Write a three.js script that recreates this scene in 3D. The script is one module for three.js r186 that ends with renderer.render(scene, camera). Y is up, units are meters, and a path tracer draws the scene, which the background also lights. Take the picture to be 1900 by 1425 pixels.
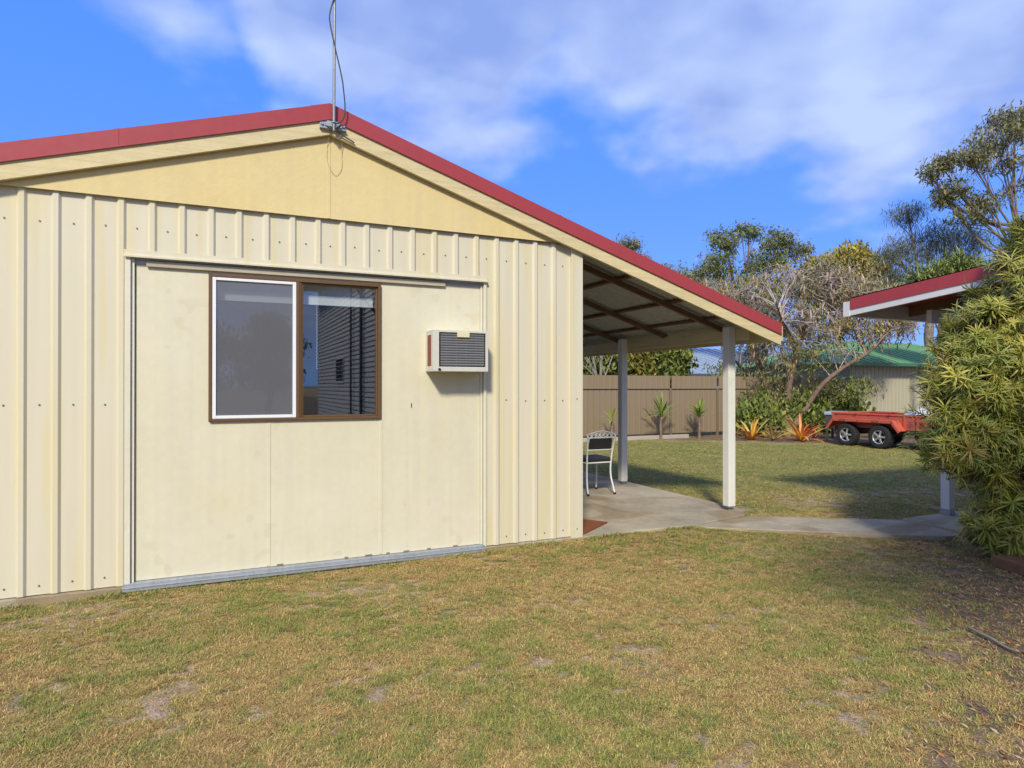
import * as THREE from 'three';
import { mergeGeometries } from 'three/addons/utils/BufferGeometryUtils.js';
import { RoundedBoxGeometry } from 'three/addons/geometries/RoundedBoxGeometry.js';
import { createNoise2D, createNoise3D } from 'simplex-noise';

// ------------------------------------------------------------------ camera, sky, sun, exposure
const R = Math.PI / 180;
const YAW = 24.36 * R, EYE = new THREE.Vector3(0, 1.45, 5.451), F = 1200, CX = 950, HY = 717;
const scene = new THREE.Scene();
const camera = new THREE.PerspectiveCamera(61.4, 4 / 3, 0.05, 900);
camera.position.copy(EYE);
camera.rotation.order = 'YXZ';
camera.rotation.set(0.21 * R, -YAW, 0);
const renderer = new THREE.WebGLRenderer({ antialias: true });
renderer.setSize(1024, 768);
renderer.toneMapping = THREE.LinearToneMapping;
renderer.toneMappingExposure = 1.42;
renderer.shadowMap.enabled = true;

function mulberry(a) { return () => { a |= 0; a = a + 0x6D2B79F5 | 0; let t = Math.imul(a ^ a >>> 15, 1 | a); t = t + Math.imul(t ^ t >>> 7, 61 | t) ^ t; return ((t ^ t >>> 14) >>> 0) / 4294967296; }; }
let rnd = mulberry(20240611);
const rr = (a, b) => a + (b - a) * rnd();
const clamp = (x, a = 0, b = 1) => Math.min(b, Math.max(a, x));
const smooth = (a, b, x) => { const t = clamp((x - a) / (b - a)); return t * t * (3 - 2 * t); };
const n2 = createNoise2D(mulberry(7)), n3 = createNoise3D(mulberry(11));
const fbm2 = (x, y, o = 4) => { let s = 0, a = 0.5; for (let i = 0; i < o; i++) { s += a * n2(x, y); x = x * 2.03 + 11.3; y = y * 2.03 - 7.7; a *= 0.5; } return s; };
const fbm3 = (x, y, z, o = 5) => { let s = 0, a = 0.5; for (let i = 0; i < o; i++) { s += a * n3(x, y, z); x = x * 2.02 + 5.1; y = y * 2.02 + 3.7; z = z * 2.02 - 9.2; a *= 0.52; } return s; };

const FWD = [Math.sin(YAW), -Math.cos(YAW)], RGT = [Math.cos(YAW), Math.sin(YAW)];   // x, z of the view direction and of its right
{
  const W = 2048, Hh = 1024, data = new Float32Array(W * Hh * 4);
  const edgeAz = [-40, -24, -20, -14, -6, -1, 1, 4, 8, 14, 22, 30, 38, 46, 60];
  const edgeEl = [40, 36, 25, 22, 20, 19, 21, 22.5, 19.5, 17.5, 16, 15.5, 15, 14.5, 14.5];
  const edge = (az) => { if (az <= edgeAz[0]) return edgeEl[0]; for (let i = 1; i < edgeAz.length; i++) if (az < edgeAz[i]) { const t = (az - edgeAz[i - 1]) / (edgeAz[i] - edgeAz[i - 1]); return edgeEl[i - 1] + (edgeEl[i] - edgeEl[i - 1]) * t; } return 13; };
  for (let j = 0; j < Hh; j++) {
    const el = ((j + 0.5) / Hh - 0.5) * Math.PI, y = Math.sin(el), c = Math.cos(el);
    for (let i = 0; i < W; i++) {
      const th = ((i + 0.5) / W - 0.5) * 2 * Math.PI, x = Math.cos(th) * c, z = Math.sin(th) * c;
      const o = (j * W + i) * 4, yy = Math.max(y, 0);
      const az = Math.atan2(x * RGT[0] + z * RGT[1], x * FWD[0] + z * FWD[1]) / R, ed = el / R;
      const k = 1 - Math.exp(-yy * 4.6);
      let r = 0.23 + (0.050 - 0.23) * k, g = 0.43 + (0.195 - 0.43) * k, b = 0.88 + (0.80 - 0.88) * k;
      const q = 1 / (yy + 0.22), px = x * q, pz = z * q;
      const nn = fbm3(px * 1.5 + 3.1, pz * 1.5 - 1.7, 0.4, 6), fine = fbm3(px * 5, pz * 5, 2.2, 4);
      const here = 1 - smooth(55, 85, Math.abs(az));
      let bias = 0.38 * (1 - here) + here * (clamp((ed - edge(az)) / 7, -1, 0.9) * 0.62);
      const g1 = Math.exp(-(((az + 32) / 10) ** 2) - (((ed - 28.5) / 5) ** 2)); bias += here * g1 * 0.75;
      const g2 = Math.exp(-(((az + 24) / 9) ** 2) - (((ed - 21) / 2.2) ** 2)); bias += here * g2 * 0.26;
      const g3 = Math.exp(-(((az - 1) / 4) ** 2) - (((ed - 20) / 2.5) ** 2)); bias += here * g3 * 0.2;
      const d = smooth(-0.28, 0.55, bias + nn * 0.7 + fine * 0.2) * smooth(-0.02, 0.1, y) * 0.93;
      const lit = clamp(0.5 + fbm3(px * 1.1 - 8, pz * 1.1 + 4, 5.5, 4) * 1.1 + fine * 0.3 - (bias > 0.5 ? 0.1 : 0));
      const cr = 0.205 + 0.21 * lit, cg = 0.295 + 0.215 * lit, cb = 0.60 + 0.15 * lit;
      r += (cr - r) * d; g += (cg - g) * d; b += (cb - b) * d;
      if (y < 0) { const t = smooth(0, -0.12, y); r += (0.16 - r) * t; g += (0.15 - g) * t; b += (0.09 - b) * t; }
      data[o] = r; data[o + 1] = g; data[o + 2] = b; data[o + 3] = 1;
    }
  }
  const sky = new THREE.DataTexture(data, W, Hh, THREE.RGBAFormat, THREE.FloatType);
  sky.mapping = THREE.EquirectangularReflectionMapping; sky.magFilter = THREE.LinearFilter; sky.minFilter = THREE.LinearFilter; sky.needsUpdate = true;
  scene.background = sky; scene.environment = sky;
}
const sun = new THREE.DirectionalLight(new THREE.Color().setRGB(1, 0.925, 0.745), 2.85);
sun.position.set(-12.2, 18.5, 20); sun.target.position.set(0, 0, 0);
sun.castShadow = true; sun.shadow.radius = 13; sun.shadow.mapSize.set(2048, 2048);
{ const s = sun.shadow.camera; s.left = -30; s.right = 30; s.top = 30; s.bottom = -30; s.near = 1; s.far = 80; }
scene.add(sun, sun.target);

// ------------------------------------------------------------------ helpers
const taken = {};
const numbered = (n) => { const k = taken[n] = (taken[n] ?? -1) + 1; return k ? `${n}_${String(k).padStart(3, '0')}` : n; };
function setUser(o, label, category, group, kind) { if (label) o.userData.label = label; if (category) o.userData.category = category; if (group) o.userData.group = group; if (kind) o.userData.kind = kind; return o; }
function thing(name, label, category, [x, y, z] = [0, 0, 0], turn = 0, group) {
  const o = new THREE.Group(); o.name = numbered(name); o.position.set(x, y, z); o.rotation.y = turn; scene.add(o);
  return setUser(o, label, category, group);
}
function clean(g) { g = g.index ? g.toNonIndexed() : g; for (const k of Object.keys(g.attributes)) if (!['position', 'normal', 'uv', 'color'].includes(k)) g.deleteAttribute(k); g.morphAttributes = {}; g.clearGroups(); return g; }
function metric(g) {                                            // uv in metres, by the way each face points
  const p = g.attributes.position, n = g.attributes.normal, uv = new Float32Array(p.count * 2);
  for (let i = 0; i < p.count; i++) {
    const ax = Math.abs(n.getX(i)), ay = Math.abs(n.getY(i)), az = Math.abs(n.getZ(i));
    const [u, v] = ay > ax && ay > az ? [p.getX(i), p.getZ(i)] : ax > az ? [p.getZ(i), p.getY(i)] : [p.getX(i), p.getY(i)];
    uv[2 * i] = u; uv[2 * i + 1] = v;
  }
  g.setAttribute('uv', new THREE.BufferAttribute(uv, 2)); return g;
}
function join(list) { list = [].concat(list).map(clean); const g = list.length > 1 ? mergeGeometries(list) : list[0]; return metric(g); }
function mesh(name, geoms, mat, parent, keepUv) {
  const m = new THREE.Mesh(keepUv ? geoms : join(geoms), mat); m.name = name; m.castShadow = m.receiveShadow = true;
  (parent || scene).add(m); return m;
}
const struct = (name, geoms, mat, keepUv) => { const m = mesh(numbered(name), geoms, mat, null, keepUv); m.userData.kind = 'structure'; return m; };
const top = (name, geoms, mat, label, category, group, keepUv) => setUser(mesh(numbered(name), geoms, mat, null, keepUv), label, category, group);
const bx = (x0, x1, y0, y1, z0, z1, r = 0.003) => {              // chamfered box between limits
  const w = x1 - x0, h = y1 - y0, d = z1 - z0, k = Math.min(r, w / 3, h / 3, d / 3);
  const g = k > 0.0008 ? new RoundedBoxGeometry(w, h, d, 1, k) : new THREE.BoxGeometry(w, h, d);
  return g.translate((x0 + x1) / 2, (y0 + y1) / 2, (z0 + z1) / 2);
};
const V = (x, y, z) => new THREE.Vector3(x, y, z);
function bar(a, b, w, h, up = V(0, 1, 0)) {                       // squared timber between two points
  const d = b.clone().sub(a), l = d.length(); d.normalize();
  const s = new THREE.Vector3().crossVectors(up, d).normalize(), u = new THREE.Vector3().crossVectors(d, s);
  const g = new RoundedBoxGeometry(w, h, l, 1, Math.min(w, h) * 0.08);
  return g.applyMatrix4(new THREE.Matrix4().makeBasis(s, u, d).setPosition(a.clone().add(b).multiplyScalar(0.5)));
}
function rod(pts, radii, sides = 6) {                             // tapered round limb through points
  const n = pts.length, pos = [], idx = [], uv = [];
  let ref = V(0.31, 0.2, 0.93);
  for (let i = 0; i < n; i++) {
    const t = pts[Math.min(i + 1, n - 1)].clone().sub(pts[Math.max(i - 1, 0)]).normalize();
    if (Math.abs(t.dot(ref)) > 0.95) ref = V(1, 0.1, 0.05);
    const s = new THREE.Vector3().crossVectors(t, ref).normalize(), u = new THREE.Vector3().crossVectors(s, t); ref = u.clone().cross(s).lengthSq() ? new THREE.Vector3().crossVectors(s, t) : ref;
    const r = Array.isArray(radii) ? radii[i] : radii;
    for (let k = 0; k < sides; k++) { const a = k / sides * 2 * Math.PI; const p = pts[i].clone().addScaledVector(s, Math.cos(a) * r).addScaledVector(u, Math.sin(a) * r); pos.push(p.x, p.y, p.z); uv.push(k / sides, i); }
  }
  for (let i = 0; i < n - 1; i++) for (let k = 0; k < sides; k++) { const a = i * sides + k, b = i * sides + (k + 1) % sides, c = a + sides, d = b + sides; idx.push(a, b, d, a, d, c); }
  for (const [o, f] of [[0, 1], [(n - 1) * sides, 0]]) for (let k = 1; k < sides - 1; k++) f ? idx.push(o, o + k + 1, o + k) : idx.push(o, o + k, o + k + 1);
  const g = new THREE.BufferGeometry(); g.setAttribute('position', new THREE.Float32BufferAttribute(pos, 3)); g.setAttribute('uv', new THREE.Float32BufferAttribute(uv, 2)); g.setIndex(idx); g.computeVertexNormals(); return g;
}
const curve = (pts, n = 16) => new THREE.CatmullRomCurve3(pts).getPoints(n);
function slabXY(points, z0, z1, holes = []) {                     // outline in x, y with thickness along z
  const s = new THREE.Shape(points.map(([x, y]) => new THREE.Vector2(x, y)));
  for (const h of holes) s.holes.push(new THREE.Path(h.map(([x, y]) => new THREE.Vector2(x, y))));
  return new THREE.ExtrudeGeometry(s, { depth: z1 - z0, bevelEnabled: false }).translate(0, 0, z0);
}
function slabXZ(points, y0, y1) {                                 // outline on the ground with a height
  const s = new THREE.Shape(points.map(([x, z]) => new THREE.Vector2(x, -z)));
  return new THREE.ExtrudeGeometry(s, { depth: y1 - y0 - 0.006, bevelEnabled: true, bevelSize: 0.006, bevelThickness: 0.006, bevelOffset: -0.006, bevelSegments: 1 }).rotateX(-Math.PI / 2).translate(0, y0, 0);
}
const at = (px, py, depth) => { const a = (px - CX) / F * depth, b = (HY - py) / F * depth; return V(EYE.x + RGT[0] * a + FWD[0] * depth, EYE.y + b, EYE.z + RGT[1] * a + FWD[1] * depth); };

// ------------------------------------------------------------------ textures and materials
function tile(size, seed) {                                       // tiling value noise, cells per side f
  const perm = []; const q = mulberry(seed); for (let i = 0; i < 65536; i++) perm.push(q());
  return (u, v, f, fy = f) => {
    const x = u * f, y = v * fy, i = Math.floor(x), j = Math.floor(y), a = x - i, b = y - j, s = a * a * (3 - 2 * a), t = b * b * (3 - 2 * b);
    const w = (p, r) => perm[(((p % f) + f) % f * 251 + ((r % fy) + fy) % fy * 1009 + f * 37) & 65535];
    return (w(i, j) * (1 - s) + w(i + 1, j) * s) * (1 - t) + (w(i, j + 1) * (1 - s) + w(i + 1, j + 1) * s) * t;
  };
}
function texture(size, seed, fn, metres, srgb = true, metresV = metres) {
  const d = new Uint8Array(size * size * 4), n = tile(size, seed), q = mulberry(seed + 1);
  for (let j = 0; j < size; j++) for (let i = 0; i < size; i++) { const c = fn(i / size, j / size, n, q); const o = (j * size + i) * 4; for (let k = 0; k < 3; k++) d[o + k] = clamp(Array.isArray(c) ? c[k] : c) * 255; d[o + 3] = 255; }
  const t = new THREE.DataTexture(d, size, size); t.wrapS = t.wrapT = THREE.RepeatWrapping; t.magFilter = THREE.LinearFilter; t.minFilter = THREE.LinearFilter;
  if (srgb) t.colorSpace = THREE.SRGBColorSpace;
  t.repeat.set(1 / metres, 1 / metresV); t.needsUpdate = true; return t;
}
const rgb = (r, g, b) => new THREE.Color().setRGB(r, g, b);
const std = (color, roughness = 0.7, extra = {}) => new THREE.MeshStandardMaterial({ color, roughness, ...extra });
const paintWear = texture(512, 31, (u, v, n, q) => { const a = n(u, v, 5) * 0.4 + n(u, v, 17) * 0.3 + n(u, v, 61) * 0.3, st = n(u, v, 70, 3); const sp = smooth(0.74, 0.82, n(u, v, 33)) * smooth(0.55, 0.7, n(u, v, 7)), y = smooth(0.5, 0.9, n(u, v, 4)); return [0.945 + 0.045 * a + 0.02 * (st - 0.5) + 0.02 * q() - 0.025 * sp, 0.94 + 0.05 * a + 0.02 * (st - 0.5) + 0.02 * q() - 0.03 * sp - 0.01 * y, 0.9 + 0.08 * a + 0.015 * q() - 0.045 * sp - 0.05 * y]; }, 2.3);
const streak = texture(512, 33, (u, v, n, q) => { const a = n(u, v, 90, 3) * 0.5 + n(u, v, 37, 2) * 0.3 + n(u, v, 9) * 0.2, y = smooth(0.55, 0.85, n(u, v, 60, 4)); return [0.955 + 0.04 * a, 0.95 + 0.045 * a - 0.012 * y, 0.93 + 0.06 * a - 0.075 * y]; }, 2.9, true, 3.7);
const roughSpots = texture(256, 35, (u, v, n) => 0.75 + 0.25 * (n(u, v, 7) * 0.5 + n(u, v, 40) * 0.5), 1.7, false);
const grainBump = texture(512, 36, (u, v, n, q) => n(u, v, 128) * 0.5 + n(u, v, 40) * 0.3 + q() * 0.2, 1.1, false);
const concreteMap = texture(1024, 37, (u, v, n, q) => { const a = n(u, v, 4) * 0.35 + n(u, v, 13) * 0.3 + n(u, v, 50) * 0.2 + n(u, v, 200) * 0.15, s = smooth(0.62, 0.8, n(u, v, 9)) * 0.10, p = q() * 0.05; return [0.62 + 0.34 * a - s * 0.6 - p, 0.61 + 0.34 * a - s * 0.9 - p, 0.58 + 0.34 * a - s * 1.3 - p]; }, 3.1);
const timberMap = texture(512, 39, (u, v, n, q) => { const a = n(u, v, 3, 120) * 0.5 + n(u, v, 6, 50) * 0.3 + n(u, v, 40) * 0.2; return [0.86 + 0.14 * a, 0.85 + 0.15 * a, 0.83 + 0.17 * a]; }, 1.3);
const barkMap = texture(512, 41, (u, v, n, q) => { const a = n(u, v, 40, 12) * 0.5 + n(u, v, 90, 30) * 0.3 + n(u, v, 8) * 0.2; return [0.5 + 0.5 * a, 0.47 + 0.5 * a, 0.43 + 0.5 * a]; }, 0.7);
const groundMap = texture(2048, 43, (u, v, n, q) => { const a = n(u, v, 500) * 0.45 + n(u, v, 220) * 0.3 + n(u, v, 60) * 0.25, k = q(); const e = 0.55 + 0.55 * (a * 0.75 + k * 0.25); return [e, e * (0.96 + 0.05 * n(u, v, 90)), e * (0.9 + 0.12 * n(u, v, 70))]; }, 4.3);
const groundBump = texture(1024, 44, (u, v, n, q) => n(u, v, 300) * 0.5 + n(u, v, 120) * 0.3 + q() * 0.2, 2.2, false);
const galvMap = texture(512, 45, (u, v, n, q) => { const a = n(u, v, 40) * 0.4 + n(u, v, 90) * 0.35 + n(u, v, 6) * 0.25; return [0.78 + 0.2 * a, 0.79 + 0.2 * a, 0.8 + 0.2 * a]; }, 0.8);

const M = {
  wall: std(rgb(0.735, 0.682, 0.53), 0.5, { map: streak, roughnessMap: roughSpots, side: THREE.DoubleSide }),
  panel: std(rgb(0.745, 0.70, 0.555), 0.55, { map: paintWear, bumpMap: grainBump, bumpScale: 0.0006 }),
  jamb: std(rgb(0.76, 0.73, 0.62), 0.5, { map: paintWear }),
  gable: std(rgb(0.76, 0.62, 0.325), 0.75, { map: paintWear, bumpMap: grainBump, bumpScale: 0.0012 }),
  barge: std(rgb(0.77, 0.655, 0.37), 0.65, { map: timberMap, bumpMap: grainBump, bumpScale: 0.001 }),
  red: std(rgb(0.40, 0.056, 0.066), 0.42, { map: paintWear, roughnessMap: roughSpots }),
  galv: std(rgb(0.50, 0.52, 0.545), 0.5, { map: galvMap, metalness: 0.35 }),
  galvDull: std(rgb(0.56, 0.55, 0.50), 0.62, { map: galvMap, metalness: 0.3, side: THREE.DoubleSide }),
  rafter: std(rgb(0.20, 0.115, 0.065), 0.8, { map: timberMap }),
  post: std(rgb(0.82, 0.82, 0.79), 0.5, { map: paintWear }),
  white: std(rgb(0.74, 0.75, 0.76), 0.45, { map: paintWear }),
  concrete: std(rgb(0.70, 0.615, 0.475), 0.9, { map: concreteMap, bumpMap: grainBump, bumpScale: 0.002 }),
  concreteEdge: std(rgb(0.45, 0.44, 0.40), 0.95, { map: concreteMap, bumpMap: grainBump, bumpScale: 0.004 }),
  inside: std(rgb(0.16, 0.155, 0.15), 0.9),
  bronze: std(rgb(0.20, 0.115, 0.052), 0.38, { metalness: 0.35, roughnessMap: roughSpots }),
  screenFrame: std(rgb(0.82, 0.83, 0.87), 0.4),
  glass: new THREE.MeshPhysicalMaterial({ color: rgb(0.8, 0.85, 0.86), roughness: 0.015, transmission: 1, thickness: 0, ior: 2.5 }),
  flyMesh: new THREE.MeshStandardMaterial({ color: rgb(0.27, 0.275, 0.30), roughness: 0.8, transparent: true, opacity: 0.42, side: THREE.DoubleSide }),
  blind: std(rgb(0.78, 0.80, 0.82), 0.8, { side: THREE.DoubleSide }),
  black: std(rgb(0.015, 0.015, 0.016), 0.5),
  rubber: std(rgb(0.02, 0.02, 0.021), 0.85, { bumpMap: grainBump, bumpScale: 0.004 }),
  alloy: std(rgb(0.62, 0.62, 0.62), 0.3, { metalness: 0.8 }),
  steelDark: std(rgb(0.06, 0.06, 0.065), 0.55, { metalness: 0.3 }),
};

// ------------------------------------------------------------------ the ground: one lawn sheet
const WALLX = 3.205;
const inSlab = (x, z) => (x > -1.7 && x < 5.7 && z < 0.06 && z > -6.8);
function soil(x, z) {                                              // 0 grass .. 1 bare sand, and how green the grass is
  let bare = smooth(0.10, 0.34, fbm2(x * 0.75 + 2.2, z * 0.75 - 4.1, 3) * 0.62 + fbm2(x * 4.2, z * 5.4, 4) * 0.85 - 0.04);
  let green = clamp(0.43 + fbm2(x * 0.42 - 9, z * 0.42 + 3, 3) * 0.55 + fbm2(x * 2.9 + 5, z * 2.9, 4) * 0.78);
  const spot = (cx, cz, r, k) => { const d = Math.hypot(x - cx, z - cz) / r; bare = Math.max(bare, k * smooth(1.1, 0.35, d + fbm2(x * 4, z * 4, 2) * 0.7)); };
  spot(-0.9, 0.35, 0.5, 0.9); spot(-0.3, 0.5, 0.4, 0.7); spot(1.1, 0.75, 0.5, 0.75); spot(0.7, 0.5, 0.35, 0.7); spot(3.0, 1.4, 0.3, 0.6); spot(4.6, 0.9, 0.6, 0.8); spot(5.4, 1.15, 0.6, 0.85); spot(3.4, 2.3, 0.3, 0.7); spot(2.1, 2.6, 0.3, 0.7); spot(5.0, 1.7, 0.5, 0.7); spot(4.1, 2.2, 0.35, 0.6);
  let mulch = 0;
  const g = (x - 4.45) * 0.6 + (z - 2.35) * 0.8 + fbm2(x * 1.6, z * 1.6, 4) * 0.55; mulch = smooth(-0.15, 0.45, g) * (z > 1.25 + (x - 6.4) * 0.3 ? 1 : 0) * (x < 12 ? 1 : 0);
  const far = (z + 7.35) * 0.75 - (x - 14) * 0.62 + fbm2(x * 0.9, z * 0.9, 3) * 0.5; const farBed = smooth(0.35, -0.25, far) * (z > -10.2 ? 1 : 0);
  const sandRim = Math.exp(-(((far - 0.35) / 0.55) ** 2));
  const back = smooth(-0.5, -2.5, z) * smooth(5.0, 6.2, x);
  green = green * (1 - back) + back * clamp(0.72 + fbm2(x * 0.5, z * 0.5, 3) * 0.4);
  bare = bare * (1 - back * 0.85); if (x > 8) bare = Math.max(bare, sandRim * 0.75);
  return { bare: clamp(bare), green, mulch, farBed: x > 4 ? farBed : 0 };
}
const mix3 = (a, b, t) => [a[0] + (b[0] - a[0]) * t, a[1] + (b[1] - a[1]) * t, a[2] + (b[2] - a[2]) * t];
const STRAW = [0.48, 0.32, 0.105], GREEN = [0.225, 0.23, 0.055], SAND = [0.56, 0.42, 0.30], LITTER = [0.20, 0.135, 0.085], FARGREEN = [0.25, 0.225, 0.06];
const groundColor = (x, z, s = soil(x, z)) => { let c = mix3(mix3(STRAW, GREEN, s.green), SAND, s.bare); c = mix3(c, LITTER, s.mulch); return mix3(c, [0.30, 0.19, 0.11], s.farBed); };
const groundY = (x, z) => { const d = Math.hypot(x - 3, z); return -0.055 + (d < 14 ? 0.012 * fbm2(x * 0.9, z * 0.9, 3) : 0) + 0.03 * smooth(0.5, 3.2, x) * smooth(0.9, 0.1, Math.abs(z)) * smooth(6, 4, x); };
{
  const axis = (lo, hi, step, far) => { const a = []; for (let v = lo; v <= hi + 1e-6; v += step) a.push(v); let s = step, v = hi; while (v < far) { s *= 1.25; v += s; a.push(v); } s = step; v = lo; while (v > -far) { s *= 1.25; v -= s; a.unshift(v); } return a; };
  const X = axis(-3, 16, 0.075, 420), Z = axis(-10.5, 5.5, 0.075, 420), pos = [], col = [], idx = [];
  for (const z of Z) for (const x of X) { pos.push(x, groundY(x, z), z); col.push(...groundColor(x, z)); }
  const w = X.length; for (let j = 0; j < Z.length - 1; j++) for (let i = 0; i < w - 1; i++) { const a = j * w + i; idx.push(a, a + w, a + 1, a + 1, a + w, a + w + 1); }
  const g = new THREE.BufferGeometry(); g.setAttribute('position', new THREE.Float32BufferAttribute(pos, 3)); g.setAttribute('color', new THREE.Float32BufferAttribute(col, 3)); g.setIndex(idx); g.computeVertexNormals(); metric(g);
  struct('lawn', g, std(0xffffff, 0.95, { vertexColors: true, map: groundMap, bumpMap: groundBump, bumpScale: 0.012 }), true);
}
// slabs and the path between them
struct('carport_slab', slabXZ([[-1.62, 0.035], [4.56, 0.035], [5.42, -0.13], [5.66, -0.4], [5.68, -6.7], [-1.62, -6.7]], -0.2, -0.002), M.concrete);
struct('concrete_path', slabXZ([[4.585, 0.045], [4.62, 0.16], [5.4, 0.72], [6.46, 1.44], [6.74, 1.46], [6.82, 0.745], [5.46, -0.10]], -0.2, -0.012), M.concrete);
struct('patio_slab', slabXZ([[6.845, 0.745], [16, 0.745], [16, 10.1], [7.4, 10.1], [7.4, 1.74], [6.76, 1.5]], -0.2, 0.004), M.concrete);

// ------------------------------------------------------------------ the shed with its lean-to
const RX = 0.815, RY = 3.734, SR = 0.3196, SL = 0.3026, XE = 5.745, XW = -4.1, ZF = 0.13, ZB = -6.6;
const roofY = (x) => x > RX ? RY - (x - RX) * SR : RY - (RX - x) * SL;
const shed = thing('corrugated_shed', 'cream corrugated metal shed with red edged gable roof and open lean-to', 'shed');
const PITCH = 0.1973, RIB0 = -1.24, DX0 = -0.585, DX1 = 2.2, DTOP = 2.395, WTOP = 2.83;
function ribbed(units, flip) {                                     // units: [x0, x1, rib centre or null, y0, y1]
  const pos = [];
  for (const [x0, x1, c, y0, y1] of units) {
    const prof = [[x0, 0]];
    const add = (x, z) => { if (x > x0 + 1e-4 && x < x1 - 1e-4) prof.push([x, z]); };
    if (c !== null) { add(c - 0.031, 0); add(c - 0.0165, 0.0165); add(c - 0.014, 0.018); add(c + 0.014, 0.018); add(c + 0.0165, 0.0165); add(c + 0.031, 0); }
    prof.push([x1, 0]);
    for (let i = 0; i < prof.length - 1; i++) { const [a, za] = prof[i], [b, zb] = prof[i + 1]; pos.push(a, y0, za, b, y0, zb, b, y1, zb, a, y0, za, b, y1, zb, a, y1, za); }
  }
  const g = new THREE.BufferGeometry(); g.setAttribute('position', new THREE.Float32BufferAttribute(pos, 3)); g.computeVertexNormals(); g.setAttribute('uv', new THREE.Float32BufferAttribute(new Float32Array(pos.length / 3 * 2), 2)); return g;
}
{
  const units = [];
  for (let i = -1; i <= 21; i++) {
    const c = RIB0 + i * PITCH; let x0 = c - PITCH / 2, x1 = c + PITCH / 2, y0 = 0.004;
    if (i === 3) x1 = DX0; else if (i === 4) x0 = DX0;
    if (i === 21) x1 = 3.09;
    if (i >= 4 && i <= 17) y0 = DTOP + 0.02;
    units.push([x0, x1, c, y0, WTOP]);
  }
  for (let s = 0; s < units.length; s += 4) mesh('wall_sheet', ribbed(units.slice(s, s + 4)), M.wall, shed);
  const side = []; for (let k = 0; k < 32; k++) side.push([-6.45 + k * 0.2, -6.25 + k * 0.2, -6.35 + k * 0.2, 0.004, 2.78]);
  for (let s = 0; s < 32; s += 4) mesh('wall_sheet', ribbed(side.slice(s, s + 4)).rotateY(Math.PI / 2).translate(WALLX - 0.035, 0, -6.5), M.wall, shed);
  for (let s = 0; s < 32; s += 4) mesh('wall_sheet', ribbed(side.slice(s, s + 4)).rotateY(-Math.PI / 2).translate(-1.53, 0, -0.09), M.wall, shed);
  mesh('corner_flashing', [bx(3.085, 3.207, -0.03, WTOP, 0.0, 0.034, 0.004), bx(3.165, 3.2075, -0.03, WTOP - 0.03, -0.12, 0.002, 0.003)], M.wall, shed);
  // lining behind the sheets closes the room
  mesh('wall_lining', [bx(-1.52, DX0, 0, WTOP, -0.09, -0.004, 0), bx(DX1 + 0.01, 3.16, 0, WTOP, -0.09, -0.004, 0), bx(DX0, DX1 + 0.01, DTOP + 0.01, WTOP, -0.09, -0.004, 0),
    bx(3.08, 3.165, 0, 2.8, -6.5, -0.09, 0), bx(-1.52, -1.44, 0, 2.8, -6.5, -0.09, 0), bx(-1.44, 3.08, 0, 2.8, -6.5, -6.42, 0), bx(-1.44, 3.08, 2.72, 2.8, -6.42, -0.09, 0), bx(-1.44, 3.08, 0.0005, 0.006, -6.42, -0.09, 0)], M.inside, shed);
  // screws
  const sc = [], head = new THREE.CylinderGeometry(0.006, 0.007, 0.006, 6).rotateX(Math.PI / 2);
  for (let i = -1; i <= 21; i++) for (const y of [0.07, 1.32, 2.605]) { const x = RIB0 + (i + 0.5) * PITCH; if (y < 2.4 && x > DX0 - 0.05 && x < DX1 + 0.05) continue; if (x > 3.06) continue; sc.push(head.clone().translate(x + rr(-0.004, 0.004), y + rr(-0.006, 0.006), 0.003)); }
  for (const y of [0.08, 1.33]) sc.push(head.clone().translate(3.14, y, 0.036));
  mesh('screws', sc, std(rgb(0.22, 0.2, 0.17), 0.5, { metalness: 0.4 }), shed).userData.kind = 'stuff';
}
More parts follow.
